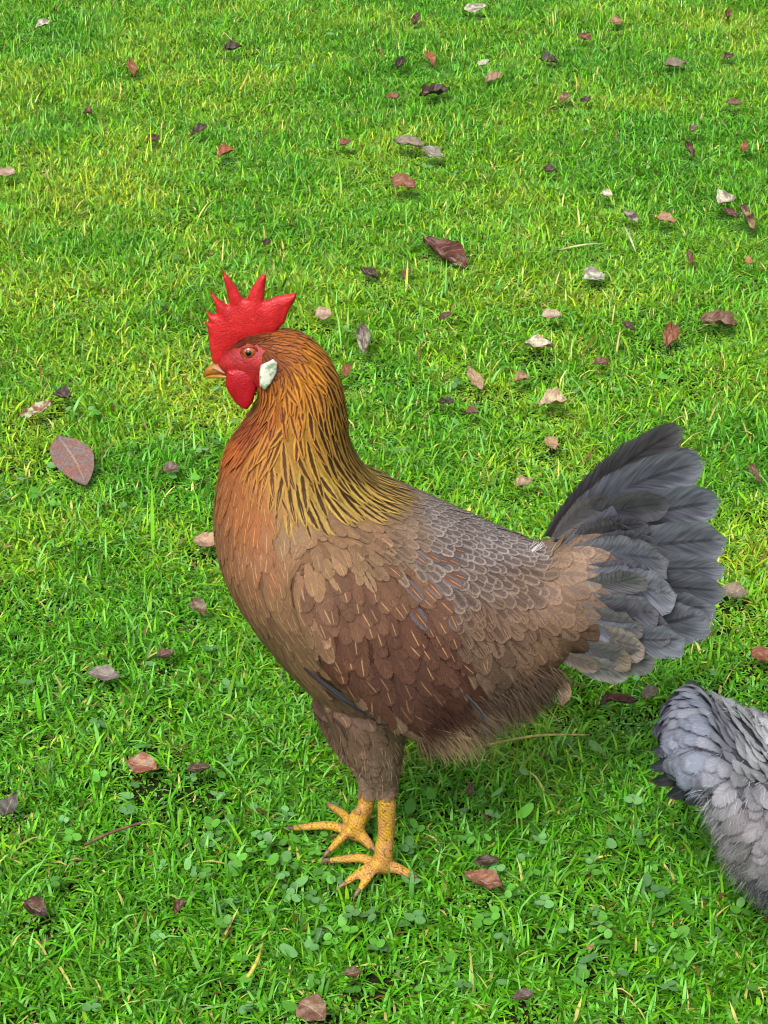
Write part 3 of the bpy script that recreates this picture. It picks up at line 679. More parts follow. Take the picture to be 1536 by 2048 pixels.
def add_quill(r, m, t, wpx, base, rim=None, rs=0.0, mirror=False, ss=.7, tr=.22, wk=1.52, lay=None):
    A, B, C = T(*r), T(*m), T(*t)
    if lay is not None:
        def on(u, v, off, p):
            h, nn_, _, _ = bvh.ray_cast(Vector(CAM), Vector(ray(u, v)).normalized())
            return p if h is None else np.array(h) + np.array([0, -off, 0])
        A = on(r[0], r[1], -.006, A); B = on(m[0], m[1], lay, B)
        if C[1] > B[1] - .001: C = T(t[0], t[1], B[1] + .002)
    if mirror:
        A, B, C = (np.array([x[0], -x[1] * .4, x[2] + x[1] * .78]) for x in (A, B, C))
    d = C - A; sd = np.cross(np.array([0, 1, 0]), d / np.linalg.norm(d)); sd = sd + np.array([0, (-.35 if mirror else .35), 0])
    wd = wpx * wk * depth(C) / FOC
    return quill(A, B, C, wd, sd, base, cen=tuple(int(x * .82) for x in base), cw=.55, rim=rim or tuple(min(255, int(x * 1.12)) for x in base), rs=rs or .35, shf=(44, 42, 44), ss=ss,
                 tipround=tr, ragged=.05, wmin=.22, camber=.10 if not mirror else -.10)
for (r, m, t, wpx, base) in far: link('tail_feather', add_quill(r, m, t, wpx, base), M_QUILL, tail)
for n_, (r, m, t, wpx, base) in enumerate(near): link('tail_feather', add_quill(r, m, t, wpx, base, lay=.0010 + .0004 * (n_ % 3)), M_QUILL, tail)
cov += [((1150, 1085, -.016), (1230, 1040, -.024), (1296, 1048, -.028), 58, (124, 125, 136), (142, 126, 112), .3), ((1160, 1110, -.02), (1240, 1075, -.032), (1312, 1082, -.036), 62, (130, 131, 143), (146, 132, 122), .3),
        ((1165, 1150, -.024), (1250, 1138, -.042), (1322, 1158, -.046), 66, (128, 130, 142), (144, 128, 118), .35), ((1165, 1200, -.026), (1250, 1215, -.044), (1318, 1226, -.048), 60, (126, 128, 140), (142, 126, 116), .35),
        ((1160, 1180, -.027), (1225, 1165, -.045), (1285, 1150, -.049), 56, (134, 132, 138), (150, 130, 114), .4), ((1160, 1225, -.027), (1220, 1240, -.045), (1288, 1258, -.049), 52, (124, 122, 126), (146, 126, 108), .4)]
cov.sort(key=lambda c: -c[2][0])
cv_parts = []
for (r, m, t, wpx, base, rim, rs) in cov:
    br = t[0] < 1250
    for mir in (False,): link('tail_covert', add_quill(r, m, t, wpx, base, rim if br else tuple((2 * b_ + r_) // 3 for b_, r_ in zip(base, rim)), rs, mir, lay=None if mir else .0042, tr=.30 if br else .22, ss=.15 if br else .5), M_SOFT if br else M_QUILL, tail)
# loose down: belly, vent, thighs and the pale tuft at the tail root
P = surface_samples(body_me, 160000); q = near_px(P, 0.0)
loc, nor = snap(bvh, P)
def pick(cond, n):
    i = np.nonzero(cond)[0]; rng.shuffle(i); return i[:n]
i1 = pick((q[:, 1] > 1375 + (q[:, 0] - 950) * -.05) & (q[:, 0] > 830) & (q[:, 0] < 1120) & (P[:, 2] > .05), 9000)
i2 = pick((q[:, 0] > 1020) & (q[:, 0] < 1165) & (q[:, 1] > 1330), 2600)
i3 = pick((q[:, 1] > 1440) & (q[:, 0] < 830) & (P[:, 2] > HOCK_Z + .004), 900)
i4 = pick((np.abs(q[:, 0] - 1080) < 22) & (q[:, 1] < 1108), 300)
ii = np.concatenate([i1, i2, i3, i4]); n = len(ii)
fl = interp(T_CH, q[ii]); t3 = np.stack([fl[:, 0], np.zeros(n), -fl[:, 1]], 1)
dirs = t3 + nor[ii] * rng.uniform(.15, .6, n)[:, None] + rng.normal(0, .22, (n, 3))
colr = fl[:, 4:7] * rng.uniform(.8, 1.4, n)[:, None] * .7
Ld = rng.uniform(.008, .018, n)
k3 = np.zeros(n, bool); k3[len(i1) + len(i2):len(i1) + len(i2) + len(i3)] = True; Ld[k3] *= .5
k4 = np.zeros(n, bool); k4[n - len(i4):] = True
colr[k4] = lin((214, 210, 206)) * .8; dirs[k4] = np.array([.55, 0, .9]) + rng.normal(0, .2, (k4.sum(), 3)); Ld[k4] = rng.uniform(.006, .013, k4.sum())
link('down', down_mesh('down', loc[ii], dirs, Ld, np.full(n, .0004), colr), M_DOWN, CH)

# head: comb, wattles, lobes, eyes, beak
COMB = [(424, 722), (419, 690), (415, 655), (410, 641), (419, 644), (411, 618), (423, 628), (434, 628), (429, 606), (418, 578), (437, 597), (456, 610), (459, 607), (453, 582), (443, 538),
        (459, 555), (473, 574), (486, 597), (494, 596), (505, 572), (524, 548), (533, 550), (530, 577), (527, 601), (532, 601), (554, 592), (594, 585), (591, 599), (577, 623), (569, 646),
        (558, 655), (545, 668), (520, 676), (495, 684), (474, 700), (462, 716), (450, 728), (436, 730)]
V, F = pillow(COMB, 0.0, .0038, .012, 3.4, .22, nz=.02)
link('comb', np_mesh('comb', V, F), M_COMB, CH)
WAT = [(455, 738), (450, 768), (458, 786), (470, 804), (484, 817), (495, 818), (506, 804), (514, 774), (510, 748), (490, 736)]
LOB = [(521, 730), (539, 722), (546, 718), (555, 726), (554, 745), (543, 765), (530, 781), (519, 771), (518, 752)]
for s in (-1, 1):
    V, F = pillow(WAT, -.0105, .0036, .008, 3.4, .25)
    if s > 0: V = V * np.array([1, -1, 1]); F = F[:, ::-1]
    link('wattle', np_mesh('wattle', V, F), M_WATTLE, CH)
    V, F = pillow(LOB, -.0185, .0020, .004, 2.6, .3, nz=.03)
    if s > 0: V = V * np.array([1, -1, 1]); F = F[:, ::-1]
    link('earlobe', np_mesh('earlobe', V, F), M_LOBE, CH)
    # eye
    e, nn = snap(bvh, np.array([PY(493, 702, -.016)])); e = e[0].copy(); e[1] += .0018
    e *= np.array([1, -s, 1])
    r = .0046; ys = np.array([0, s * 1.0, 0])
    V, Q, T4 = ellipsoid(e, (np.array([0, s * r, 0]), np.array([r, 0, 0]), np.array([0, 0, r])), 22)
    eye = link('eye', np_mesh('eye', V, [Q, T4]), M_IRIS, CH)
    V, Q, T4 = ellipsoid(e + np.array([-.0002, s * r * .80, .0003]), (np.array([0, s * r * .27, 0]), np.array([r * .44, 0, 0]), np.array([0, 0, r * .44])), 16)
    link('pupil', np_mesh('pupil', V, [Q, T4]), M_PUPIL, eye)
    a = np.linspace(0, 2 * math.pi, 25)
    ringp = [e + np.array([math.cos(x) * .0048, s * .0024 - s * .0006 * abs(math.cos(x)), math.sin(x) * .0040]) for x in a]
    link('eyelid', np_mesh('eyelid', *(lambda z: (z[0], [z[1], z[2]]))(tube(ringp, [.0008] * 25, 8, 2))), M_EYELID, eye)
def px_loft(rings, y0=0.0, sub=5, nu=18):
    C = np.array([PY(u, v, y0) for u, v, h, b in rings]); t = np.linspace(0, len(C) - 1, (len(C) - 1) * sub + 1)
    h = np.array([[r[2] * .00033, r[3] * .001] for r in rings]); C, h = catmull(C, t), catmull(h, t)
    Tn = np.gradient(C, axis=0); Tn /= np.linalg.norm(Tn, axis=1)[:, None]
    E = np.cross(Tn, np.array([0, 1, 0])); E /= np.linalg.norm(E, axis=1)[:, None]
    return tube_grid(C, E * h[:, :1], np.stack([h[:, 1] * 0, h[:, 1], h[:, 1] * 0], 1), nu)
V, Q, T5 = px_loft([(462, 732, 12, 6.8), (447, 733, 12.5, 5.8), (433, 736.5, 11, 4.4), (420, 742, 8.3, 2.9), (412, 748, 5.2, 1.6), (407, 754, 1.4, .5)])
beak = link('beak', np_mesh('beak', V, [Q, T5]), M_BEAK, CH)
V, Q, T5 = px_loft([(462, 748, 6.5, 6), (444, 748, 6, 5), (428, 750, 5, 3.4), (416, 752.5, 3.2, 1.8), (410, 754, 1, .6)])
link('lower_mandible', np_mesh('lower_mandible', V, [Q, T5]), M_BEAK, beak)
V, Q, T5 = px_loft([(452, 738, 5, 7.2), (440, 733, 6.5, 6.4), (430, 731, 4.5, 4.9), (425, 733, 1.5, 4)])
link('cere', np_mesh('cere', V, [Q, T5]), M_CERE, beak)
for (m0, e, r) in TOES:
    d = e - m0; d /= np.linalg.norm(d)
    V, Q, T6 = tube([e - d * .003, e + d * .002 + [0, 0, .0006], e + d * .006 - [0, 0, .002]], [r * .85, r * .62, r * .1], 10)
    link('claw', np_mesh('claw', V, [Q, T6]), M_CLAW, CH)

# ------------------------------------------------------------------ the grey fluffy hen at the right edge
YH = -.075
HEN = empty('hen', GZ(1690, 1890))
tag(HEN, 'fluffy pale grey hen cut off by the right edge, rounded tail towards the brown chicken', 'chicken')
HR = [((1340, 1530), (1336, 1458), 14), ((1362, 1560), (1354, 1408), 34), ((1400, 1572), (1400, 1380), 46), ((1436, 1650), (1440, 1386), 56), ((1458, 1735), (1484, 1400), 66), ((1520, 1800), (1560, 1424), 76),
      ((1600, 1852), (1650, 1452), 86), ((1750, 1862), (1750, 1470), 86), ((1880, 1790), (1835, 1460), 73), ((1952, 1660), (1875, 1400), 54), ((1975, 1540), (1895, 1330), 37),
      ((1985, 1450), (1915, 1270), 26), ((2005, 1375), (1945, 1230), 19), ((2042, 1342), (2002, 1240), 14), ((2072, 1312), (2066, 1280), 5)]
hp = [loft(HR, YH, 8, 36, .004)]
for y in (YH - .03, YH + .03):
    g = GZ(1680, 1905, 0); b0 = np.array([g[0], y, .012])
    hp.append(tube([b0 + [0, 0, .09], b0 + [0, 0, .05], b0 + [0, 0, .015], b0 + [.02, 0, .004]], [.03, .026, .02, .012], 14))
    for k in (-.4, 0, .4): hp.append(tube([b0 + [.01, 0, .002], b0 + [.03, .03 * k, .002], b0 + [.055, .05 * k, -.002]], [.007, .005, .003], 8))
hen_me = remeshed('body', hp, .003, 5)
hen_body = link('body', hen_me, M_UNDERG, HEN)
hbvh = BVHTree.FromPolygons([v.co for v in hen_me.vertices], [p.vertices for p in hen_me.polygons])
W_ = (206, 206, 214)
T_HEN = table([
 (1322, 1530, -.9, .3, 26, 16, (84, 84, 94), N0, 0, W_, .1, (60, 60, 68), .5), (1335, 1590, -.9, .2, 20, 16, (72, 72, 80), N0, 0, W_, .1, (56, 56, 62), .5),
 (1345, 1490, -.9, .2, 26, 16, (150, 154, 176), (128, 130, 150), .4, W_, .1, (112, 114, 132), .5), (1350, 1560, -.9, .2, 22, 16, (132, 134, 152), N0, 0, W_, .1, (92, 94, 108), .5),
 (1370, 1420, -.9, -.3, 26, 16, (150, 152, 172), N0, 0, W_, .1, (112, 112, 128), .4), (1420, 1395, -.9, .1, 28, 18, (190, 184, 188), N0, 0, W_, .1, (140, 136, 146), .4),
 (1480, 1400, -.9, .15, 26, 18, (192, 184, 184), N0, 0, W_, .1, (146, 140, 146), .35), (1420, 1470, -.9, .15, 24, 17, (158, 162, 184), N0, 0, W_, .15, (122, 124, 144), .45),
 (1410, 1550, -.9, .3, 22, 17, (146, 150, 172), N0, 0, W_, .1, (112, 114, 132), .5), (1480, 1480, -.9, .3, 24, 16, (170, 168, 184), N0, 0, W_, .15, (140, 138, 152), .4),
 (1525, 1510, -.6, .5, 22, 15, (236, 236, 244), N0, 0, W_, .2, (250, 250, 255), .4), (1460, 1590, -.5, .8, 26, 17, (164, 160, 170), N0, 0, W_, .1, (136, 130, 138), .4),
 (1500, 1630, -.4, .9, 28, 18, (160, 152, 160), N0, 0, W_, .1, (140, 128, 134), .4), (1430, 1690, -.6, .8, 24, 15, (142, 142, 150), N0, 0, W_, .05, (170, 170, 176), .3),
 (1480, 1720, -.5, .8, 24, 16, (132, 128, 132), N0, 0, W_, .05, (110, 106, 110), .4), (1520, 1790, -.4, .9, 26, 15, (112, 110, 120), N0, 0, W_, .05, (140, 138, 146), .3),
 (1640, 1500, -.9, .4, 22, 15, (190, 190, 202), N0, 0, W_, .1, (160, 160, 174), .4), (1680, 1680, -.7, .6, 26, 16, (160, 158, 168), N0, 0, W_, .1, (130, 128, 140), .4),
 (1850, 1560, -.5, .8, 20, 13, (170, 170, 182), N0, 0, W_, .1, (140, 140, 154), .4), (1930, 1400, -.3, 1, 16, 7, (176, 176, 188), N0, 0, W_, .1, (150, 150, 164), .3),
 (1960, 1260, -.8, .5, 8, 4, (176, 176, 188), N0, 0, W_, 0, N0, 0), (1680, 1850, -.3, 1, 26, 14, (128, 126, 134), N0, 0, W_, 0, (150, 148, 156), .3)], False)
def skip_hen(P, q): return ((q[:, 0] > 2010) & (q[:, 1] < 1350)) | (P[:, 2] < .014)
HS_ = feather_coat(hen_me, hbvh, T_HEN, YH, 50000, 5.5, skip_hen, lift=.003, liftL=.10, wild=.10, jit=.30)
link('plumage', coat_mesh('plumage', HS_), M_SOFT, HEN)
# tail feathers of the hen
htail = link('tail', np_mesh('tail', *(lambda z: (z[0], [z[1], z[2]]))(loft([((1420, 1560), (1415, 1420), 20), ((1385, 1560), (1380, 1420), 16), ((1360, 1530), (1356, 1460), 6)], YH))), M_UNDERG, HEN)
for (r, m, t, y, wpx, base) in [((1450, 1460), (1390, 1440), (1326, 1462), .006, 50, (118, 118, 134)), ((1450, 1480), (1380, 1490), (1315, 1500), -.008, 56, (100, 100, 114)),
        ((1450, 1490), (1385, 1520), (1310, 1535), -.014, 54, (86, 86, 96)), ((1450, 1500), (1390, 1550), (1314, 1562), -.016, 54, (74, 74, 82)), ((1450, 1510), (1400, 1575), (1345, 1592), -.018, 54, (66, 66, 74)), ((1460, 1520), (1420, 1590), (1382, 1606), -.018, 54, (84, 84, 92))]:
    m, t = (m[0] - 8, m[1]), (t[0] - 12, t[1] + 2); A, B, C = PY(*r, YH + y * .4), PY(*m, YH + y), PY(*t, YH + y * .8)
    d = C - A; sd = np.cross(np.array([0, 1, 0]), d / np.linalg.norm(d)) + np.array([0, -.4, 0])
    link('tail_feather', quill(A, B, C, wpx * .00038, sd, base, rim=tuple(int(x * .8) for x in base), rs=.5, ss=.2, shf=(180, 180, 190), tipround=.5, ragged=.04, camber=.12), M_QUILL, htail)
P = surface_samples(hen_me, 60000); q = near_px(P, YH); loc, nor = snap(hbvh, P)
k = (q[:, 0] < 1950) & (P[:, 2] > .02) & ((q[:, 1] > 1560) | (rng.random(len(q)) < .06)) & (q[:, 0] > 1385); ii = np.nonzero(k)[0][:15000]; n = len(ii)
fl = interp(T_HEN, q[ii]); t3 = np.stack([fl[:, 0], np.zeros(n), -fl[:, 1]], 1)
link('down', down_mesh('down', loc[ii] + nor[ii] * rng.uniform(.001, .007, n)[:, None], t3 + nor[ii] * rng.uniform(.05, .4, n)[:, None] + rng.normal(0, .35, (n, 3)), rng.uniform(.004, .010, n), np.full(n, .0003), np.clip(fl[:, 4:7] * rng.uniform(.6, 1.9, n)[:, None], 0, .8) * .8), M_DOWN, HEN)
hc = [(2010, 1262), (1996, 1225), (2012, 1232), (2018, 1195), (2032, 1222), (2046, 1192), (2056, 1224), (2072, 1210), (2074, 1250), (2066, 1285), (2040, 1270)]
V, F = pillow(hc, YH, .004, .01, 5, .25); link('comb', np_mesh('comb', V, F), M_COMB, HEN)
for s in (-1, 1):
    V, F = pillow([(2048, 1318), (2040, 1345), (2050, 1372), (2066, 1368), (2072, 1340), (2066, 1316)], YH - .008, .003, .006, 5, .3)
    if s > 0: V = V * np.array([1, -1, 1]) + np.array([0, 2 * YH, 0]); F = F[:, ::-1]
    link('wattle', np_mesh('wattle', V, F), M_WATTLE, HEN)
    e, nn = snap(hbvh, np.array([PY(2040, 1285, YH - .014)])); e = e[0]; e[1] += .002
    if s > 0: e[1] = 2 * YH - e[1]
    V, Q, T7 = ellipsoid(e, (np.array([0, s * .0045, 0]), np.array([.0045, 0, 0]), np.array([0, 0, .0045])), 14)
    link('eye', np_mesh('eye', V, [Q, T7]), M_PUPIL, HEN)
V, Q, T7 = px_loft([(2058, 1296, 14, 6), (2078, 1302, 11, 4), (2094, 1310, 6, 2), (2102, 1318, 1.5, .5)], YH)
link('beak', np_mesh('beak', V, [Q, T7]), M_BEAK, HEN)

# ------------------------------------------------------------------ fallen leaves, each one its own thing
BR, RU, DK, GY, TN, PK, WH, OR = (104, 62, 44), (140, 74, 42), (52, 34, 26), (128, 112, 112), (166, 126, 96), (168, 120, 108), (206, 196, 186), (176, 94, 40)
# u, v, length px, width px, image angle, colour, second colour, curl, label
LEAVES = [
 (140, 918, 128, 74, -52, (150, 96, 96), (132, 108, 120), .04, 'large smooth pinkish brown oval leaf lying left of the brown chicken'),
 (890, 502, 104, 46, -34, (78, 34, 24), (110, 52, 34), .5, 'large dark chestnut leaf with a pale rolled edge, above the chicken back'),
 (950, 16, 48, 18, 10, WH, GY, .3, 'pale grey leaf at the top edge of the lawn'),
 (833, 37, 26, 14, 60, DK, BR, .4, 'tiny dark leaf near the top edge, left of the pale grey one'),
 (1233, 42, 28, 16, 5, TN, RU, .3, 'small tan leaf alone near the top edge'),
 (1168, 74, 28, 16, -20, RU, DK, .5, 'small rusty leaf with a dark fold near the top'),
 (1457, 27, 22, 12, 70, DK, RU, .5, 'tiny dark brown leaf in the top right corner'),
 (800, 125, 26, 18, 60, DK, DK, .4, 'black brown scrap of leaf beside the rusty upright leaf'),
 (862, 116, 32, 18, -60, RU, OR, .4, 'rusty orange leaf standing up near the top'),
 (967, 126, 24, 14, 30, WH, (190, 190, 176), .3, 'tiny white leaf scrap above a folded pinkish leaf'),
 (986, 155, 40, 18, 30, PK, TN, .6, 'folded pinkish tan leaf with a dark underside, top of the lawn'),
 (1097, 121, 36, 18, -10, DK, (40, 44, 24), .4, 'nearly black crumpled leaf sunk in the grass near the top'),
 (869, 185, 60, 18, 8, (74, 42, 30), DK, .7, 'long dark brown curled leaf lying across the upper lawn'),
 (784, 193, 28, 12, 0, RU, BR, .4, 'small rusty leaf left of the long dark curled leaf'),
 (1350, 129, 46, 18, 8, (128, 104, 96), GY, .4, 'grey brown pointed leaf in the upper right lawn'),
 (1457, 112, 22, 14, 20, DK, BR, .4, 'tiny dark leaf right of the grey brown pointed one'),
 (1127, 195, 28, 16, 40, TN, BR, .4, 'small dull tan leaf in the upper middle lawn'),
 (1171, 201, 24, 10, 10, DK, BR, .4, 'thin dark leaf scrap right of the dull tan leaf'),
 (1467, 207, 30, 14, -10, (120, 84, 70), BR, .4, 'dull brown leaf low in the grass near the right edge, upper lawn'),
 (817, 286, 62, 20, -10, (146, 120, 108), GY, .4, 'flat grey brown leaf, left one of a touching pair'),
 (866, 305, 48, 22, -25, GY, (150, 140, 140), .3, 'flat grey leaf, right one of a touching pair'),
 (1386, 258, 22, 14, 30, BR, GY, .4, 'tiny grey brown leaf just above a thin upright red brown leaf'),
 (1379, 299, 34, 14, -70, (100, 50, 32), DK, .6, 'thin red brown leaf standing upright in the right lawn'),
 (1488, 294, 24, 14, 60, OR, BR, .4, 'small orange brown leaf near the right edge'),
 (806, 366, 54, 30, -22, (150, 88, 70), RU, .5, 'reddish brown leaf with an upturned lobe, upper middle lawn'),
 (1097, 340, 28, 14, 0, (70, 50, 38), DK, .4, 'dark leaf sunk in the grass below the upper middle'),
 (1213, 389, 28, 14, -10, WH, PK, .4, 'small whitish leaf above the grey leaf with a dark tip'),
 (1258, 430, 38, 18, -40, (160, 148, 146), DK, .5, 'grey leaf with a dark curled tip, right half of the lawn'),
 (1329, 438, 42, 18, -14, TN, OR, .4, 'tan orange leaf right of the grey leaf with a dark tip'),
 (1451, 402, 38, 30, 20, (206, 190, 182), GY, .4, 'pale crumpled leaf of a little cluster at the right'),
 (1462, 428, 36, 14, -30, BR, DK, .5, 'dark brown leaf under the pale crumpled one at the right'),
 (1495, 430, 50, 20, -70, TN, DK, .6, 'tan leaf with a dark hollow standing right of the pale crumpled one'),
 (738, 547, 42, 22, -30, (70, 44, 30), DK, .5, 'dark brown curled leaf right of the red comb'),
 (812, 544, 28, 16, 60, (112, 84, 56), BR, .3, 'dull brown leaf under the large dark chestnut leaf'),
 (1187, 551, 46, 32, 10, (200, 198, 190), GY, .4, 'white grey leaf with dark streaks in the middle right lawn'),
 (1379, 514, 28, 12, -80, (116, 66, 46), BR, .5, 'thin reddish leaf standing up below the tan orange leaf'),
 (1497, 524, 18, 14, 0, OR, TN, .3, 'tiny orange leaf near the right edge, above the tail height'),
 (1103, 631, 44, 18, 4, (190, 164, 156), PK, .3, 'flat pinkish grey leaf above the white leaf with dark shade'),
 (1340, 667, 52, 30, 66, (150, 84, 52), RU, .7, 'rusty folded leaf standing like a tent right of the tail top'),
 (1437, 646, 70, 30, -10, (128, 88, 76), BR, .6, 'broad brown pinkish curled leaf at the right, beside the tent shaped one'),
 (1258, 650, 30, 14, -40, (86, 52, 38), DK, .5, 'dark brown leaf left of the tent shaped rusty leaf'),
 (725, 679, 60, 26, -82, (158, 142, 142), (110, 90, 92), .6, 'grey curled leaf standing upright just right of the chicken neck'),
 (1078, 692, 56, 22, -4, (216, 206, 196), PK, .7, 'whitish arched leaf over a dark hollow, above the chicken back'),
 (890, 634, 28, 14, 30, (96, 70, 48), BR, .3, 'dim brown leaf sunk in the grass right of the neck'),
 (949, 757, 52, 24, -62, (190, 150, 132), TN, .4, 'tan pink leaf standing on edge above the chicken back'),
 (1043, 757, 32, 18, 10, (170, 126, 84), BR, .5, 'small folded tan leaf right of the tan pink upright leaf'),
 (1106, 802, 60, 28, 6, (206, 172, 150), TN, .5, 'pale pinkish crumpled leaf between the neck and the tail'),
 (892, 804, 34, 12, 0, DK, (40, 40, 30), .4, 'nearly black thin leaf just above the chicken back'),
 (944, 824, 26, 14, 0, (110, 72, 58), BR, .4, 'small brown leaf under the nearly black thin leaf'),
 (1103, 885, 30, 24, -60, (186, 140, 104), TN, .4, 'small tan leaf in the dip between back and tail'),
 (1048, 966, 42, 20, 20, (180, 140, 108), GY, .5, 'tan and grey leaf just above the saddle of the chicken'),
 (1466, 1182, 56, 28, -8, (150, 120, 112), GY, .4, 'pinkish grey leaf poking out behind the tail tips'),
 (1204, 723, 36, 16, 10, (112, 74, 50), BR, .4, 'brown leaf in the grass above the tail tip'),
 (1511, 942, 44, 14, -70, (112, 78, 60), BR, .5, 'thin brown leaf near the right edge beside the tail'),
 (265, 136, 36, 18, -65, (150, 82, 46), RU, .4, 'rusty leaf standing up in the upper left lawn'),
 (305, 277, 28, 18, 30, (96, 48, 26), DK, .5, 'dark reddish leaf above left of the orange leaf'),
 (452, 303, 36, 22, 30, (164, 82, 32), OR, .5, 'orange brown leaf above the red comb'),
 (465, 97, 38, 16, 10, (64, 48, 36), DK, .5, 'dark curled leaf in the upper left middle of the lawn'),
 (690, 285, 24, 18, 20, (140, 84, 52), BR, .4, 'small round brown leaf left of the touching grey pair'),
 (533, 485, 16, 14, 60, (60, 36, 20), DK, .3, 'tiny dark seed like leaf just above the comb points'),
 (14, 345, 38, 20, -10, (190, 162, 148), PK, .3, 'pinkish grey leaf cut by the left edge'),
 (86, 50, 30, 16, 20, (200, 190, 176), GY, .4, 'small whitish leaf in the top left corner'),
 (175, 226, 20, 12, 0, DK, RU, .4, 'tiny dark leaf below the rusty upright leaf, upper left'),
 (397, 261, 34, 18, 30, (72, 58, 40), DK, .4, 'dark dull leaf sunk in the grass above the orange leaf'),
 (72, 820, 66, 22, 26, (150, 92, 58), WH, .6, 'rolled brown leaf with a white end at the left'),
 (126, 792, 38, 22, -10, (62, 46, 38), DK, .5, 'dark crumpled leaf touching the rolled brown and white one'),
 (340, 936, 34, 20, 20, (120, 90, 96), BR, .4, 'small purplish leaf between the big oval leaf and the breast'),
 (205, 1349, 66, 28, -8, (140, 122, 126), (124, 106, 112), .3, 'mauve grey pointed leaf left of the chicken thigh'),
 (283, 1531, 68, 38, -12, (176, 128, 112), (150, 66, 32), .3, 'pink brown leaf with rust spots at the lower left'),
 (20, 1611, 50, 36, 70, (100, 92, 98), (84, 76, 80), .4, 'dark grey leaf at the left edge, lower lawn'),
 (70, 1818, 60, 32, -30, (98, 62, 50), DK, .5, 'dark brown folded leaf in the lower left corner'),
 (358, 1815, 34, 18, 60, (88, 52, 32), BR, .5, 'small brown leaf under a yellow blade, lower left lawn'),
 (622, 2020, 66, 56, -30, (156, 116, 104), (120, 72, 54), .2, 'broad brown leaf cut by the bottom edge'),
 (965, 1760, 78, 36, -18, (160, 96, 70), (120, 70, 52), .5, 'rust brown crumpled leaf right of the chicken feet'),
 (1240, 1400, 70, 16, -6, (92, 34, 20), DK, .5, 'dark red narrow leaf under the tail'),
 (1300, 1386, 40, 22, 30, (112, 96, 92), GY, .4, 'dull grey leaf between the red narrow leaf and the grey hen'),
 (1522, 1312, 48, 32, -30, (150, 82, 58), RU, .4, 'rusty leaf at the right edge above the grey hen'),
 (1129, 1392, 50, 26, 75, (214, 172, 150), (196, 150, 124), .3, 'tan leaf standing behind the fluffy belly of the brown chicken'),
 (408, 1082, 46, 32, -20, (196, 146, 124), PK, .3, 'pink tan leaf peeking out behind the breast'),
 (397, 1216, 44, 26, -50, (138, 116, 108), BR, .4, 'dull grey brown leaf left of the lower breast'),
 (694, 742, 28, 18, 75, (150, 88, 40), RU, .3, 'rusty leaf half hidden behind the neck'),
 (645, 627, 36, 26, 10, (190, 158, 144), PK, .3, 'pale pinkish leaf sunk in the grass right of the comb'),
 (1045, 1992, 42, 20, 10, (96, 74, 80), BR, .4, 'purplish brown leaf near the bottom edge'),
 (705, 1945, 40, 18, 10, (110, 80, 60), BR, .4, 'dull brown leaf above the broad bottom leaf'),
 (975, 1722, 56, 20, 6, (80, 62, 50), DK, .4, 'dark dead leaf behind the rust brown crumpled one'),
 (940, 1580, 28, 12, 80, (104, 72, 48), BR, .5, 'small brown leaf below the belly of the brown chicken'),
 (1180, 1895, 18, 8, 20, (150, 120, 60), TN, .3, 'tiny straw coloured scrap at the lower right'),
 (330, 1308, 36, 20, 20, (116, 84, 66), DK, .4, 'brown scrap in the bare patch left of the thigh'),
 (1210, 1402, 30, 12, 40, (70, 44, 30), DK, .4, 'dark scrap at the left end of the red narrow leaf'),
 (395, 1538, 50, 18, 10, (84, 62, 44), DK, .4, 'dark sunken leaf right of the rust spotted leaf'),
]
LEAF_SPOTS = []
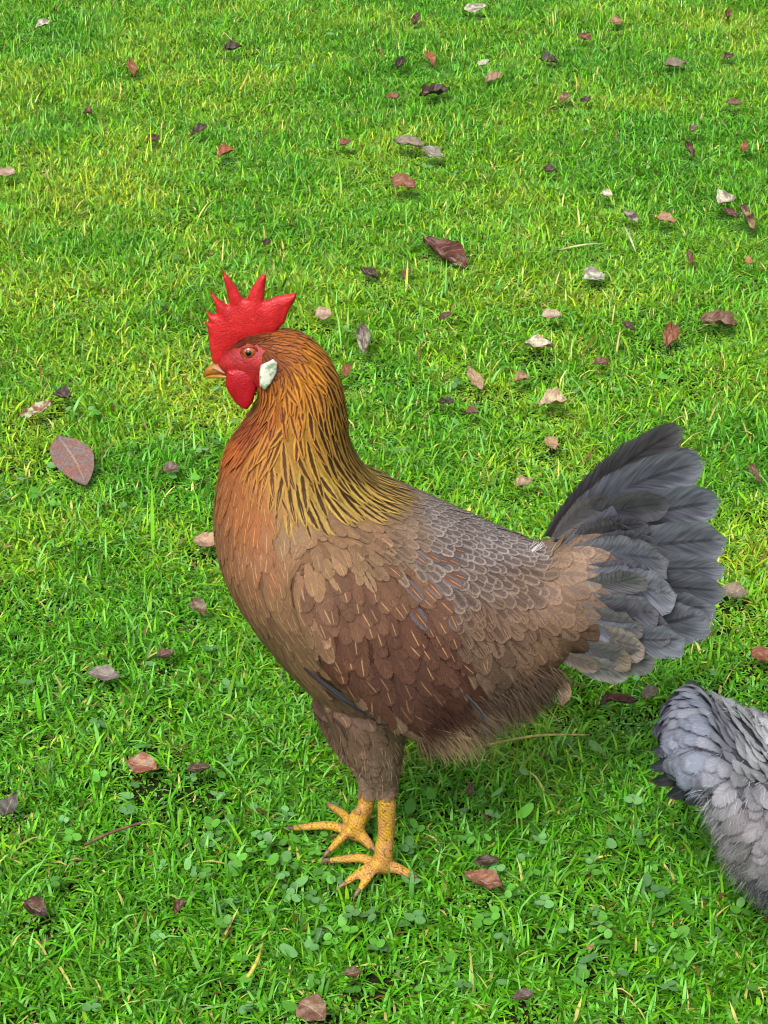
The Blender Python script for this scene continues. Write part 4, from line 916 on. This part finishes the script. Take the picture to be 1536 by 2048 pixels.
def make_leaf(u, v, Lp, Wp, ang, c1, c2, curl, label):
    tau = R(rng.uniform(8, 24)); z = rng.uniform(.011, .016)
    c = GZ(u, v, z + .003); s = depth(c) / FOC
    vd = (c - CAM) / np.linalg.norm(c - CAM); dep = math.asin(-vd[2]); f = math.sin(dep + tau)
    a = R(ang); ax = np.array([math.cos(a), math.sin(a) / f]); L = Lp * s * np.linalg.norm(ax); ax /= np.linalg.norm(ax)
    pw = np.array([-ax[1], ax[0]]); Wd = Wp * s / math.hypot(pw[0], pw[1] * f)
    X, Mv = np.array([1., 0, 0]), np.array([0, math.cos(tau), math.sin(tau)]); Nn = np.cross(X, Mv)
    nv, nu = 21, 11; V, uv = [], []
    ph = rng.uniform(0, 6.28, 4); k1, k2 = rng.uniform(.4, 1.0), rng.uniform(-1, 1)
    curl = min(.8, curl * 1.35); fold = curl * rng.uniform(.3, 1.0); asy = rng.uniform(-.15, .15); lob = rng.uniform(0, .12)
    for i in range(nv):
        t = i / (nv - 1)
        wd = (math.sin(math.pi * min(1, max(0, (t - .06) / .94)) ** (.85 + asy)) ** .8 if t > .06 else 0) * Wd / 2 + .0004
        wd *= 1 + lob * math.sin(t * 17 + ph[0])
        for j in range(nu):
            g = j / (nu - 1) * 2 - 1
            x = (t - .5) * L + .04 * L * math.sin(g * 3 + ph[1]) * abs(g); y = g * wd + k2 * .10 * L * math.sin(math.pi * t) * .5
            h = fold * abs(g) ** 1.4 * wd * 1.3 + curl * L * .16 * k1 * ((2 * t - 1) ** 2) * (1 if k2 > -.3 else -.4)
            h += curl * .06 * L * math.sin(t * 9 + ph[2] + g * 2) + curl * .045 * L * math.sin(t * 19 + ph[3] - g * 5) + curl * .03 * L * math.sin(t * 5 + g * 9 + ph[0])
            p = c + X * (ax[0] * x + pw[0] * y) + Mv * (ax[1] * x + pw[1] * y) + Nn * (h - curl * L * .03)
            V.append(p); uv.append(((g + 1) / 2, t))
    F = np.array([[i * nu + j, i * nu + j + 1, (i + 1) * nu + j + 1, (i + 1) * nu + j] for i in range(nv - 1) for j in range(nu - 1)])
    V = np.array(V); n = len(V)
    # two skins, so the blade has a thickness
    me0 = np.concatenate([V, V - Nn * .0004]); F2 = np.concatenate([F, F[:, ::-1] + n])
    dl = lambda c, k: (lambda x: x * np.array([.92, 1.03, .78]) * .84 + .16 * (x @ np.array([.25, .65, .1])) * np.array([1.06, 1, .9]))(lin(c, k * 1.15))
    b1 = np.repeat(np.array([[*dl(c1, .62), rng.random()]]), 2 * n, 0); b2 = np.repeat(dl(c2, .62)[None], 2 * n, 0)
    me = np_mesh('fallen_leaf', me0 - c, F2, dict(base=b1, alt=b2), uv + uv)
    o = link('fallen_leaf', me, M_LEAF); o.location = c
    tag(o, label, 'leaf', 'fallen leaves on the lawn')
    LEAF_SPOTS.append((c, max(L, Wd) / 2, V))
for a in LEAVES: make_leaf(*a)

# dry stalks and twig
def stalk(pxs, r, c, name, label, cat):
    P = [GZ(u, v, z) for u, v, z in pxs]; o0 = P[0]
    V, Q, T8 = tube(P, [r] * (len(P) - 1) + [r * .4], 7)
    o = link(name, np_mesh(name, V - o0, [Q, T8]), mat_plain(name, lin(c, .8), lin(tuple(int(x * .75) for x in c), .8), 200, .6, .3)); o.location = o0
    tag(o, label, cat)
stalk([(975, 1490, .03), (1030, 1478, .034), (1090, 1470, .036), (1180, 1470, .03)], .0009, (206, 186, 110), 'dry_stalk', 'long pale straw stalk lying in the grass below the belly', 'stalk')
stalk([(170, 1690, .012), (205, 1672, .02), (250, 1655, .022), (300, 1640, .03)], .0011, (112, 84, 60), 'dead_stem', 'dead brown curled stem in the lower left grass', 'stem')
stalk([(495, 1955, .03), (515, 1920, .036), (526, 1885, .03)], .0012, (196, 186, 80), 'dry_stalk', 'yellowed bent stalk near the bottom edge left of centre', 'stalk')
stalk([(480, 180, .02), (492, 158, .03), (498, 140, .03)], .0018, (206, 190, 70), 'dry_stalk', 'yellow dry blade standing in the upper lawn', 'stalk')
stalk([(1250, 455, .02), (1262, 480, .03), (1272, 505, .02)], .0014, (190, 200, 150), 'dry_stalk', 'pale bent blade below the grey leaf with a dark tip', 'stalk')
stalk([(1120, 500, .02), (1165, 490, .03), (1215, 486, .02)], .0013, (196, 200, 130), 'dry_stalk', 'pale blade lying flat above the white grey leaf', 'stalk')

# ------------------------------------------------------------------ lawn
def vnoise(x, y, sc, seed):
    r = np.random.default_rng(seed); G = r.random((64, 64)); x = x * sc + 100; y = y * sc + 100
    i, j = np.floor(x).astype(int), np.floor(y).astype(int); fx, fy = x - i, y - j
    fx = fx * fx * (3 - 2 * fx); fy = fy * fy * (3 - 2 * fy); g = lambda a, b: G[a % 64, b % 64]
    return (g(i, j) * (1 - fx) + g(i + 1, j) * fx) * (1 - fy) + (g(i, j + 1) * (1 - fx) + g(i + 1, j + 1) * fx) * fy
def undul(x, y): return (vnoise(x, y, 7, 3) - .5) * .010 + (vnoise(x, y, 18, 4) - .5) * .006
NG = 140
gx, gy = np.meshgrid(np.linspace(-1.6, 1.6, NG), np.linspace(-.9, 3.4, NG))
flat = np.clip(1 - np.maximum(np.maximum(np.abs(gx) - 1.3, np.abs(gy - 1.25) - 1.85), 0) / .25, 0, 1)
gv = np.stack([gx, gy, undul(gx, gy) * flat - .004], -1).reshape(-1, 3)
i, j = np.meshgrid(np.arange(NG - 1), np.arange(NG - 1), indexing='ij')
gq = np.stack([i * NG + j, i * NG + j + 1, (i + 1) * NG + j + 1, (i + 1) * NG + j], -1).reshape(-1, 4)
ring = np.array([(-80, -80, -.004), (80, -80, -.004), (80, 80, -.004), (-80, 80, -.004)]); c4 = [0, NG - 1, NG * NG - 1, NG * (NG - 1)]; b = len(gv)
border = [list(range(0, NG)), [k * NG + NG - 1 for k in range(NG)], [NG * NG - 1 - k for k in range(NG)], [NG * (NG - 1 - k) for k in range(NG)]]
gme = bpy.data.meshes.new('ground')
faces = [list(map(int, f)) for f in gq] + [[b + s, b + (s + 1) % 4] + list(reversed(border[s])) for s in range(4)]
gme.from_pydata([tuple(p) for p in np.concatenate([gv, ring])], [], faces)
tag(link('ground', gme, M_SOIL), 'earth of the lawn', None, None, 'structure')

def blob(x, y, u, v, r):
    c = GZ(u, v); k = r * depth(c) / FOC; return np.exp(-(((x - c[0]) / k) ** 2 + ((y - c[1]) / (k * 1.7)) ** 2))
TL = .25                                   # lawn tiles: the ones the photo shows are unique, the rest repeat one tile
INNER = np.zeros((160, 160), bool)
for iy in range(160):
    for ix in range(160):
        pts = np.array([(-20 + (ix + a) * TL, -20 + (iy + b) * TL, 0) for a in (0, .25, .5, .75, 1) for b in (0, .25, .5, .75, 1)])
        if pts[:, 1].max() < -1 or pts[:, 1].min() > 4: continue
        dz = (pts - CAM) @ FWD; q = PX(pts)
        INNER[iy, ix] = ((dz > .1) & (q[:, 0] > -60) & (q[:, 0] < 1596) & (q[:, 1] > -60) & (q[:, 1] < 2120)).any()
def grass(name, n, box, infr, seed, lscale=1.0, wscale=1.0):
    x = rng.uniform(box[0], box[1], n); y = rng.uniform(box[2], box[3], n)
    p = np.stack([x, y, np.zeros(n)], 1); q = PX(p); dz = (p - CAM) @ FWD
    k = INNER[np.floor((y + 20) / TL).astype(int), np.floor((x + 20) / TL).astype(int)] if infr == 1 else np.ones(n, bool)
    k &= rng.random(n) < .62 + .9 * (vnoise(x, y, 24, seed + 9) - .28)
    x, y, q = x[k], y[k], q[k]; n = len(x)
    z = (undul(x, y) if infr == 1 else 0 * x) - .003
    tuft = vnoise(x, y, 26, seed) * .6 + vnoise(x, y, 9, seed + 1) * .4
    L = rng.gamma(6, .0022, n) * (.65 + .7 * tuft) * lscale
    longb = rng.random(n) < .02; L[longb] *= rng.uniform(1.4, 2.1, longb.sum())
    L = np.clip(L, .008, .060)
    Wd = rng.uniform(.0009, .0023, n) * wscale
    broad = rng.random(n) < .06; Wd[broad] *= 1.5
    az = rng.uniform(0, 2 * math.pi, n) + 1.5 * (vnoise(x, y, 12, seed + 2) - .5)
    a0 = np.abs(rng.normal(.7, .5, n)); bend = np.abs(rng.normal(1.5, .85, n))
    lowcut = np.ones(n)
    for (c, r, V) in LEAF_SPOTS:
        d = np.hypot(x - c[0], (y - c[1])); near = d < r + .012
        if near.any():
            ix = np.nonzero(near)[0]; dd = np.sqrt(((np.stack([x[ix], y[ix]], 1)[:, None] - V[None, ::4, :2]) ** 2).sum(2)).min(1)
            lowcut[ix] = np.minimum(lowcut[ix], np.where(dd < .006, .28, np.where(dd < .011, .6, 1)))
            front = (dd < .03) & (y[ix] < c[1]) ; lowcut[ix] = np.where(front, np.minimum(lowcut[ix], .75), lowcut[ix])
    for f, lo_ in ((NFOOT, .80), (FFOOT, .62)):
        ex = f + np.array([-.02, 0, 0]); d = np.hypot((x - ex[0]) / .055, (y - ex[1] + .008) / .032)
        lowcut = np.minimum(lowcut, np.clip(lo_ + .7 * (d - .6), lo_, 1))
    L = L * lowcut; a0 = a0 + (lowcut < .7) * .6
    # colours
    yel = np.clip(.30 + .7 * (vnoise(x, y, 5, seed + 3) - .45) + .6 * (vnoise(x, y, 17, seed + 4) - .5), 0, 1)
    if infr == 1:
        for (u, v, r, a) in ((330, 330, 170, .55), (430, 800, 150, .75), (70, 400, 120, .3), (640, 1570, 120, .5), (780, 1540, 80, .5), (1020, 1560, 130, .45), (1080, 480, 180, .15), (930, 760, 110, .3),
                             (330, 1700, 120, -.5), (520, 1700, 170, -.7), (620, 1830, 200, -.6), (1000, 1850, 220, -.5), (1350, 1800, 160, -.4), (330, 920, 120, -.5), (1480, 240, 150, -.4), (900, 1700, 160, -.6), (40, 1300, 150, -.2), (1350, 900, 160, -.2), (150, 80, 140, -.2)):
            yel = np.clip(yel + a * .85 * blob(x, y, u, v, r), 0, 1)
    yel = np.clip(yel + rng.normal(0, .22, n), 0, 1)[:, None]
    g1, g2, g3 = lin((78, 152, 20)), lin((120, 178, 26)), lin((172, 196, 46))
    col = np.where(yel < .5, g1 + (g2 - g1) * yel * 2, g2 + (g3 - g2) * (yel * 2 - 1))
    col = col * .80 * (rng.uniform(.66, 1.28, n) ** 2)[:, None]
    blue = (rng.random(n) < .16)[:, None]; col = np.where(blue, lin((112, 176, 74)) * rng.uniform(.8, 1.2, n)[:, None], col)
    dry = rng.random(n) < (.02 + .05 * yel[:, 0]); col[dry] = lin((196, 188, 104)) * rng.uniform(.6, 1.15, dry.sum())[:, None]
    dead = rng.random(n) < .015; col[dead] = lin((120, 88, 46)) * rng.uniform(.6, 1.1, dead.sum())[:, None]
    ca, sa = np.cos(az), np.sin(az); rows = []; P = np.stack([x, y, z], 1)
    tw = rng.normal(0, .5, n)
    for r, (wd, ad) in enumerate(((.8, 0), (1, .34), (.82, .67), (0, 1))):
        yaw = az + math.pi / 2 + tw * ad
        sd = np.stack([np.cos(yaw), np.sin(yaw), np.zeros(n)], 1) * (Wd * wd / 2)[:, None]
        if wd: rows += [P - sd, P + sd]
        else: rows.append(P)
        th = np.clip(a0 + bend * (ad + .17), 0, 2.0)
        step = np.stack([ca * np.sin(th), sa * np.sin(th), np.cos(th)], 1) * (L / 3)[:, None]
        P = P + step; P[:, 2] = np.maximum(P[:, 2], z + .002)
    V = np.stack(rows, 1); m = 7
    base = (np.arange(n) * m)[:, None]
    Q = np.concatenate([base + np.array([0, 1, 3, 2]), base + np.array([2, 3, 5, 4])]); T9 = base + np.array([4, 5, 6])
    shade = np.array([.9, .9, 1, 1, 1.05, 1.05, 1.1])
    C = np.repeat(col, m, 0)
    me = np_mesh(name, V.reshape(-1, 3), [Q, T9], dict(col=C))
    return me
def join_np(mes): pass
DENS = 265000
me1 = grass('grass', int(DENS * 2.5 * 3.5), (-1.25, 1.25, -.75, 2.75), 1, 40)
tag(link('grass', me1, M_GRASS), 'short green mown grass covering the lawn', None, None, 'stuff')
tile_me = grass('grass_tile', int(DENS * TL * TL), (0, TL, 0, TL), 0, 40)
tv = np.empty(len(tile_me.vertices) * 3, np.float32); tile_me.vertices.foreach_get('co', tv); tv = tv.reshape(-1, 3); tv[:, :2] -= TL / 2; tile_me.vertices.foreach_set('co', tv.ravel())
tile_me.materials.append(M_GRASS)
tile = bpy.data.objects.new('grass_tile', tile_me)          # the repeated tile, not in the scene itself
cells = [(ix, iy) for iy in range(160) for ix in range(160) if not INNER[iy, ix] and abs(-20 + (ix + .5) * TL) < 4.5 and -2 < -20 + (iy + .5) * TL < 8]
tp = np.array([(-20 + (ix + .5) * TL, -20 + (iy + .5) * TL, 0) for ix, iy in cells]); tp[:, 2] = undul(tp[:, 0], tp[:, 1]) * (np.abs(tp[:, 0]) < 1.3) * (tp[:, 1] < 3)
om = bpy.data.meshes.new('grass'); om.from_pydata([tuple(p) for p in tp], [], [])
at = om.attributes.new('turn', 'FLOAT_VECTOR', 'POINT'); at.data.foreach_set('vector', np.stack([tp[:, 0] * 0, tp[:, 0] * 0, rng.integers(0, 4, len(tp)) * math.pi / 2], 1).astype(np.float32).ravel())
og = link('grass', om); tag(og, 'green grass of the lawn all around', None, None, 'stuff')
ng = bpy.data.node_groups.new('lawn_tiles', 'GeometryNodeTree')
ng.interface.new_socket('Geometry', in_out='INPUT', socket_type='NodeSocketGeometry'); ng.interface.new_socket('Geometry', in_out='OUTPUT', socket_type='NodeSocketGeometry')
gi, go = ng.nodes.new('NodeGroupInput'), ng.nodes.new('NodeGroupOutput'); ip = ng.nodes.new('GeometryNodeInstanceOnPoints'); oi = ng.nodes.new('GeometryNodeObjectInfo')
na = ng.nodes.new('GeometryNodeInputNamedAttribute'); na.data_type = 'FLOAT_VECTOR'; na.inputs['Name'].default_value = 'turn'
oi.inputs['Object'].default_value = tile; oi.inputs['As Instance'].default_value = True
ng.links.new(gi.outputs[0], ip.inputs['Points']); ng.links.new(oi.outputs['Geometry'], ip.inputs['Instance'])
er = ng.nodes.new('FunctionNodeEulerToRotation'); ng.links.new(na.outputs[0], er.inputs[0]); ng.links.new(er.outputs[0], ip.inputs['Rotation'])
ng.links.new(ip.outputs[0], go.inputs[0]); og.modifiers.new('lawn_tiles', 'NODES').node_group = ng

# clover and other round-leaved weeds in patches
def clover():
    cen = []
    for (u, v, r, k) in ((520, 1700, 150, 230), (620, 1800, 150, 200), (430, 1640, 120, 100), (340, 920, 90, 110), (250, 1310, 60, 20), (420, 1370, 60, 20), (200, 1600, 110, 50), (980, 1730, 130, 110), (1120, 1830, 200, 170), (1330, 1830, 120, 100), (820, 1900, 200, 120),
                         (150, 1480, 80, 20), (520, 1320, 70, 26), (1250, 1600, 150, 60), (1100, 1350, 60, 20), (240, 850, 130, 40), (600, 1950, 160, 70), (1300, 1980, 150, 70), (980, 640, 200, 40), (1150, 720, 160, 30), (740, 690, 50, 14), (600, 230, 200, 40), (1250, 300, 300, 60), (350, 480, 200, 40), (60, 1000, 100, 30), (850, 250, 160, 30)):
        c = GZ(u, v); s = depth(c) / FOC
        dep = math.sin(math.asin((CAM[2]) / np.linalg.norm(c - CAM)))
        for _ in range(int(k * .13)):
            cen.append((c[0] + rng.normal(0, .5) * r * s, c[1] + rng.normal(0, .5) * r * s / dep))
    for _ in range(130): 
        u, v = rng.uniform(-60, 1600), rng.uniform(-20, 2080); c = GZ(u, v); cen.append((c[0], c[1]))
    VV, FF, CC = [], [], []; nb = 0
    for (x, y) in cen:
        z = .003 + rng.uniform(0, .010) + float(undul(np.array([x]), np.array([y]))[0])
        if min(math.hypot(x - f[0] + .02, y - f[1]) for f in (NFOOT, FFOOT)) < .04: z = .006
        trif = rng.random() < .55; r0 = rng.uniform(.0022, .0040) if trif else rng.uniform(.0026, .0048)
        base = lin((104, 158, 88)) if rng.random() < .5 else lin((92, 158, 52)); base = base * rng.uniform(.55, 1.1)
        t0 = rng.uniform(0, 6.28)
        for kk in range(3 if trif else 1):
            a = t0 + kk * 2.09 + rng.normal(0, .15); d = np.array([math.cos(a), math.sin(a), 0]); s = np.array([-d[1], d[0], 0])
            tilt = rng.normal(.0, .3); d2 = d * math.cos(tilt) + np.array([0, 0, math.sin(tilt)]); roll = rng.normal(0, .35); s2 = s * math.cos(roll) + np.array([0, 0, math.sin(roll)])
            o = np.array([x, y, z]) + d * r0 * .1; el = rng.uniform(.8, 1.1) if trif else rng.uniform(1.0, 1.7)
            ring = [o + d2 * r0 * el * (1 - math.cos(b)) - s2 * r0 * math.sin(b) * .9 + np.array([0, 0, -.12 * r0 * math.sin(b) ** 2]) for b in np.linspace(0, 2 * math.pi, 10, endpoint=False)]
            VV += [o + d2 * r0 * el - np.array([0, 0, .18 * r0])] + ring; FF += [[nb, nb + 1 + j, nb + 1 + (j + 1) % 10] for j in range(10)]
            CC += [base] * 11; nb += 11
        # petiole
        s = np.array([math.cos(t0), math.sin(t0), 0]) * .0006
        VV += [np.array([x, y, 0]) - s, np.array([x, y, 0]) + s, np.array([x, y, z]) + s]; FF.append([nb, nb + 1, nb + 2]); CC += [base] * 3; nb += 3
    return np_mesh('clover', np.array(VV), np.array(FF), dict(col=np.array(CC)))
tag(link('clover', clover(), M_CLOVER), 'clover and round leaved weeds growing in the lawn', None, None, 'stuff')
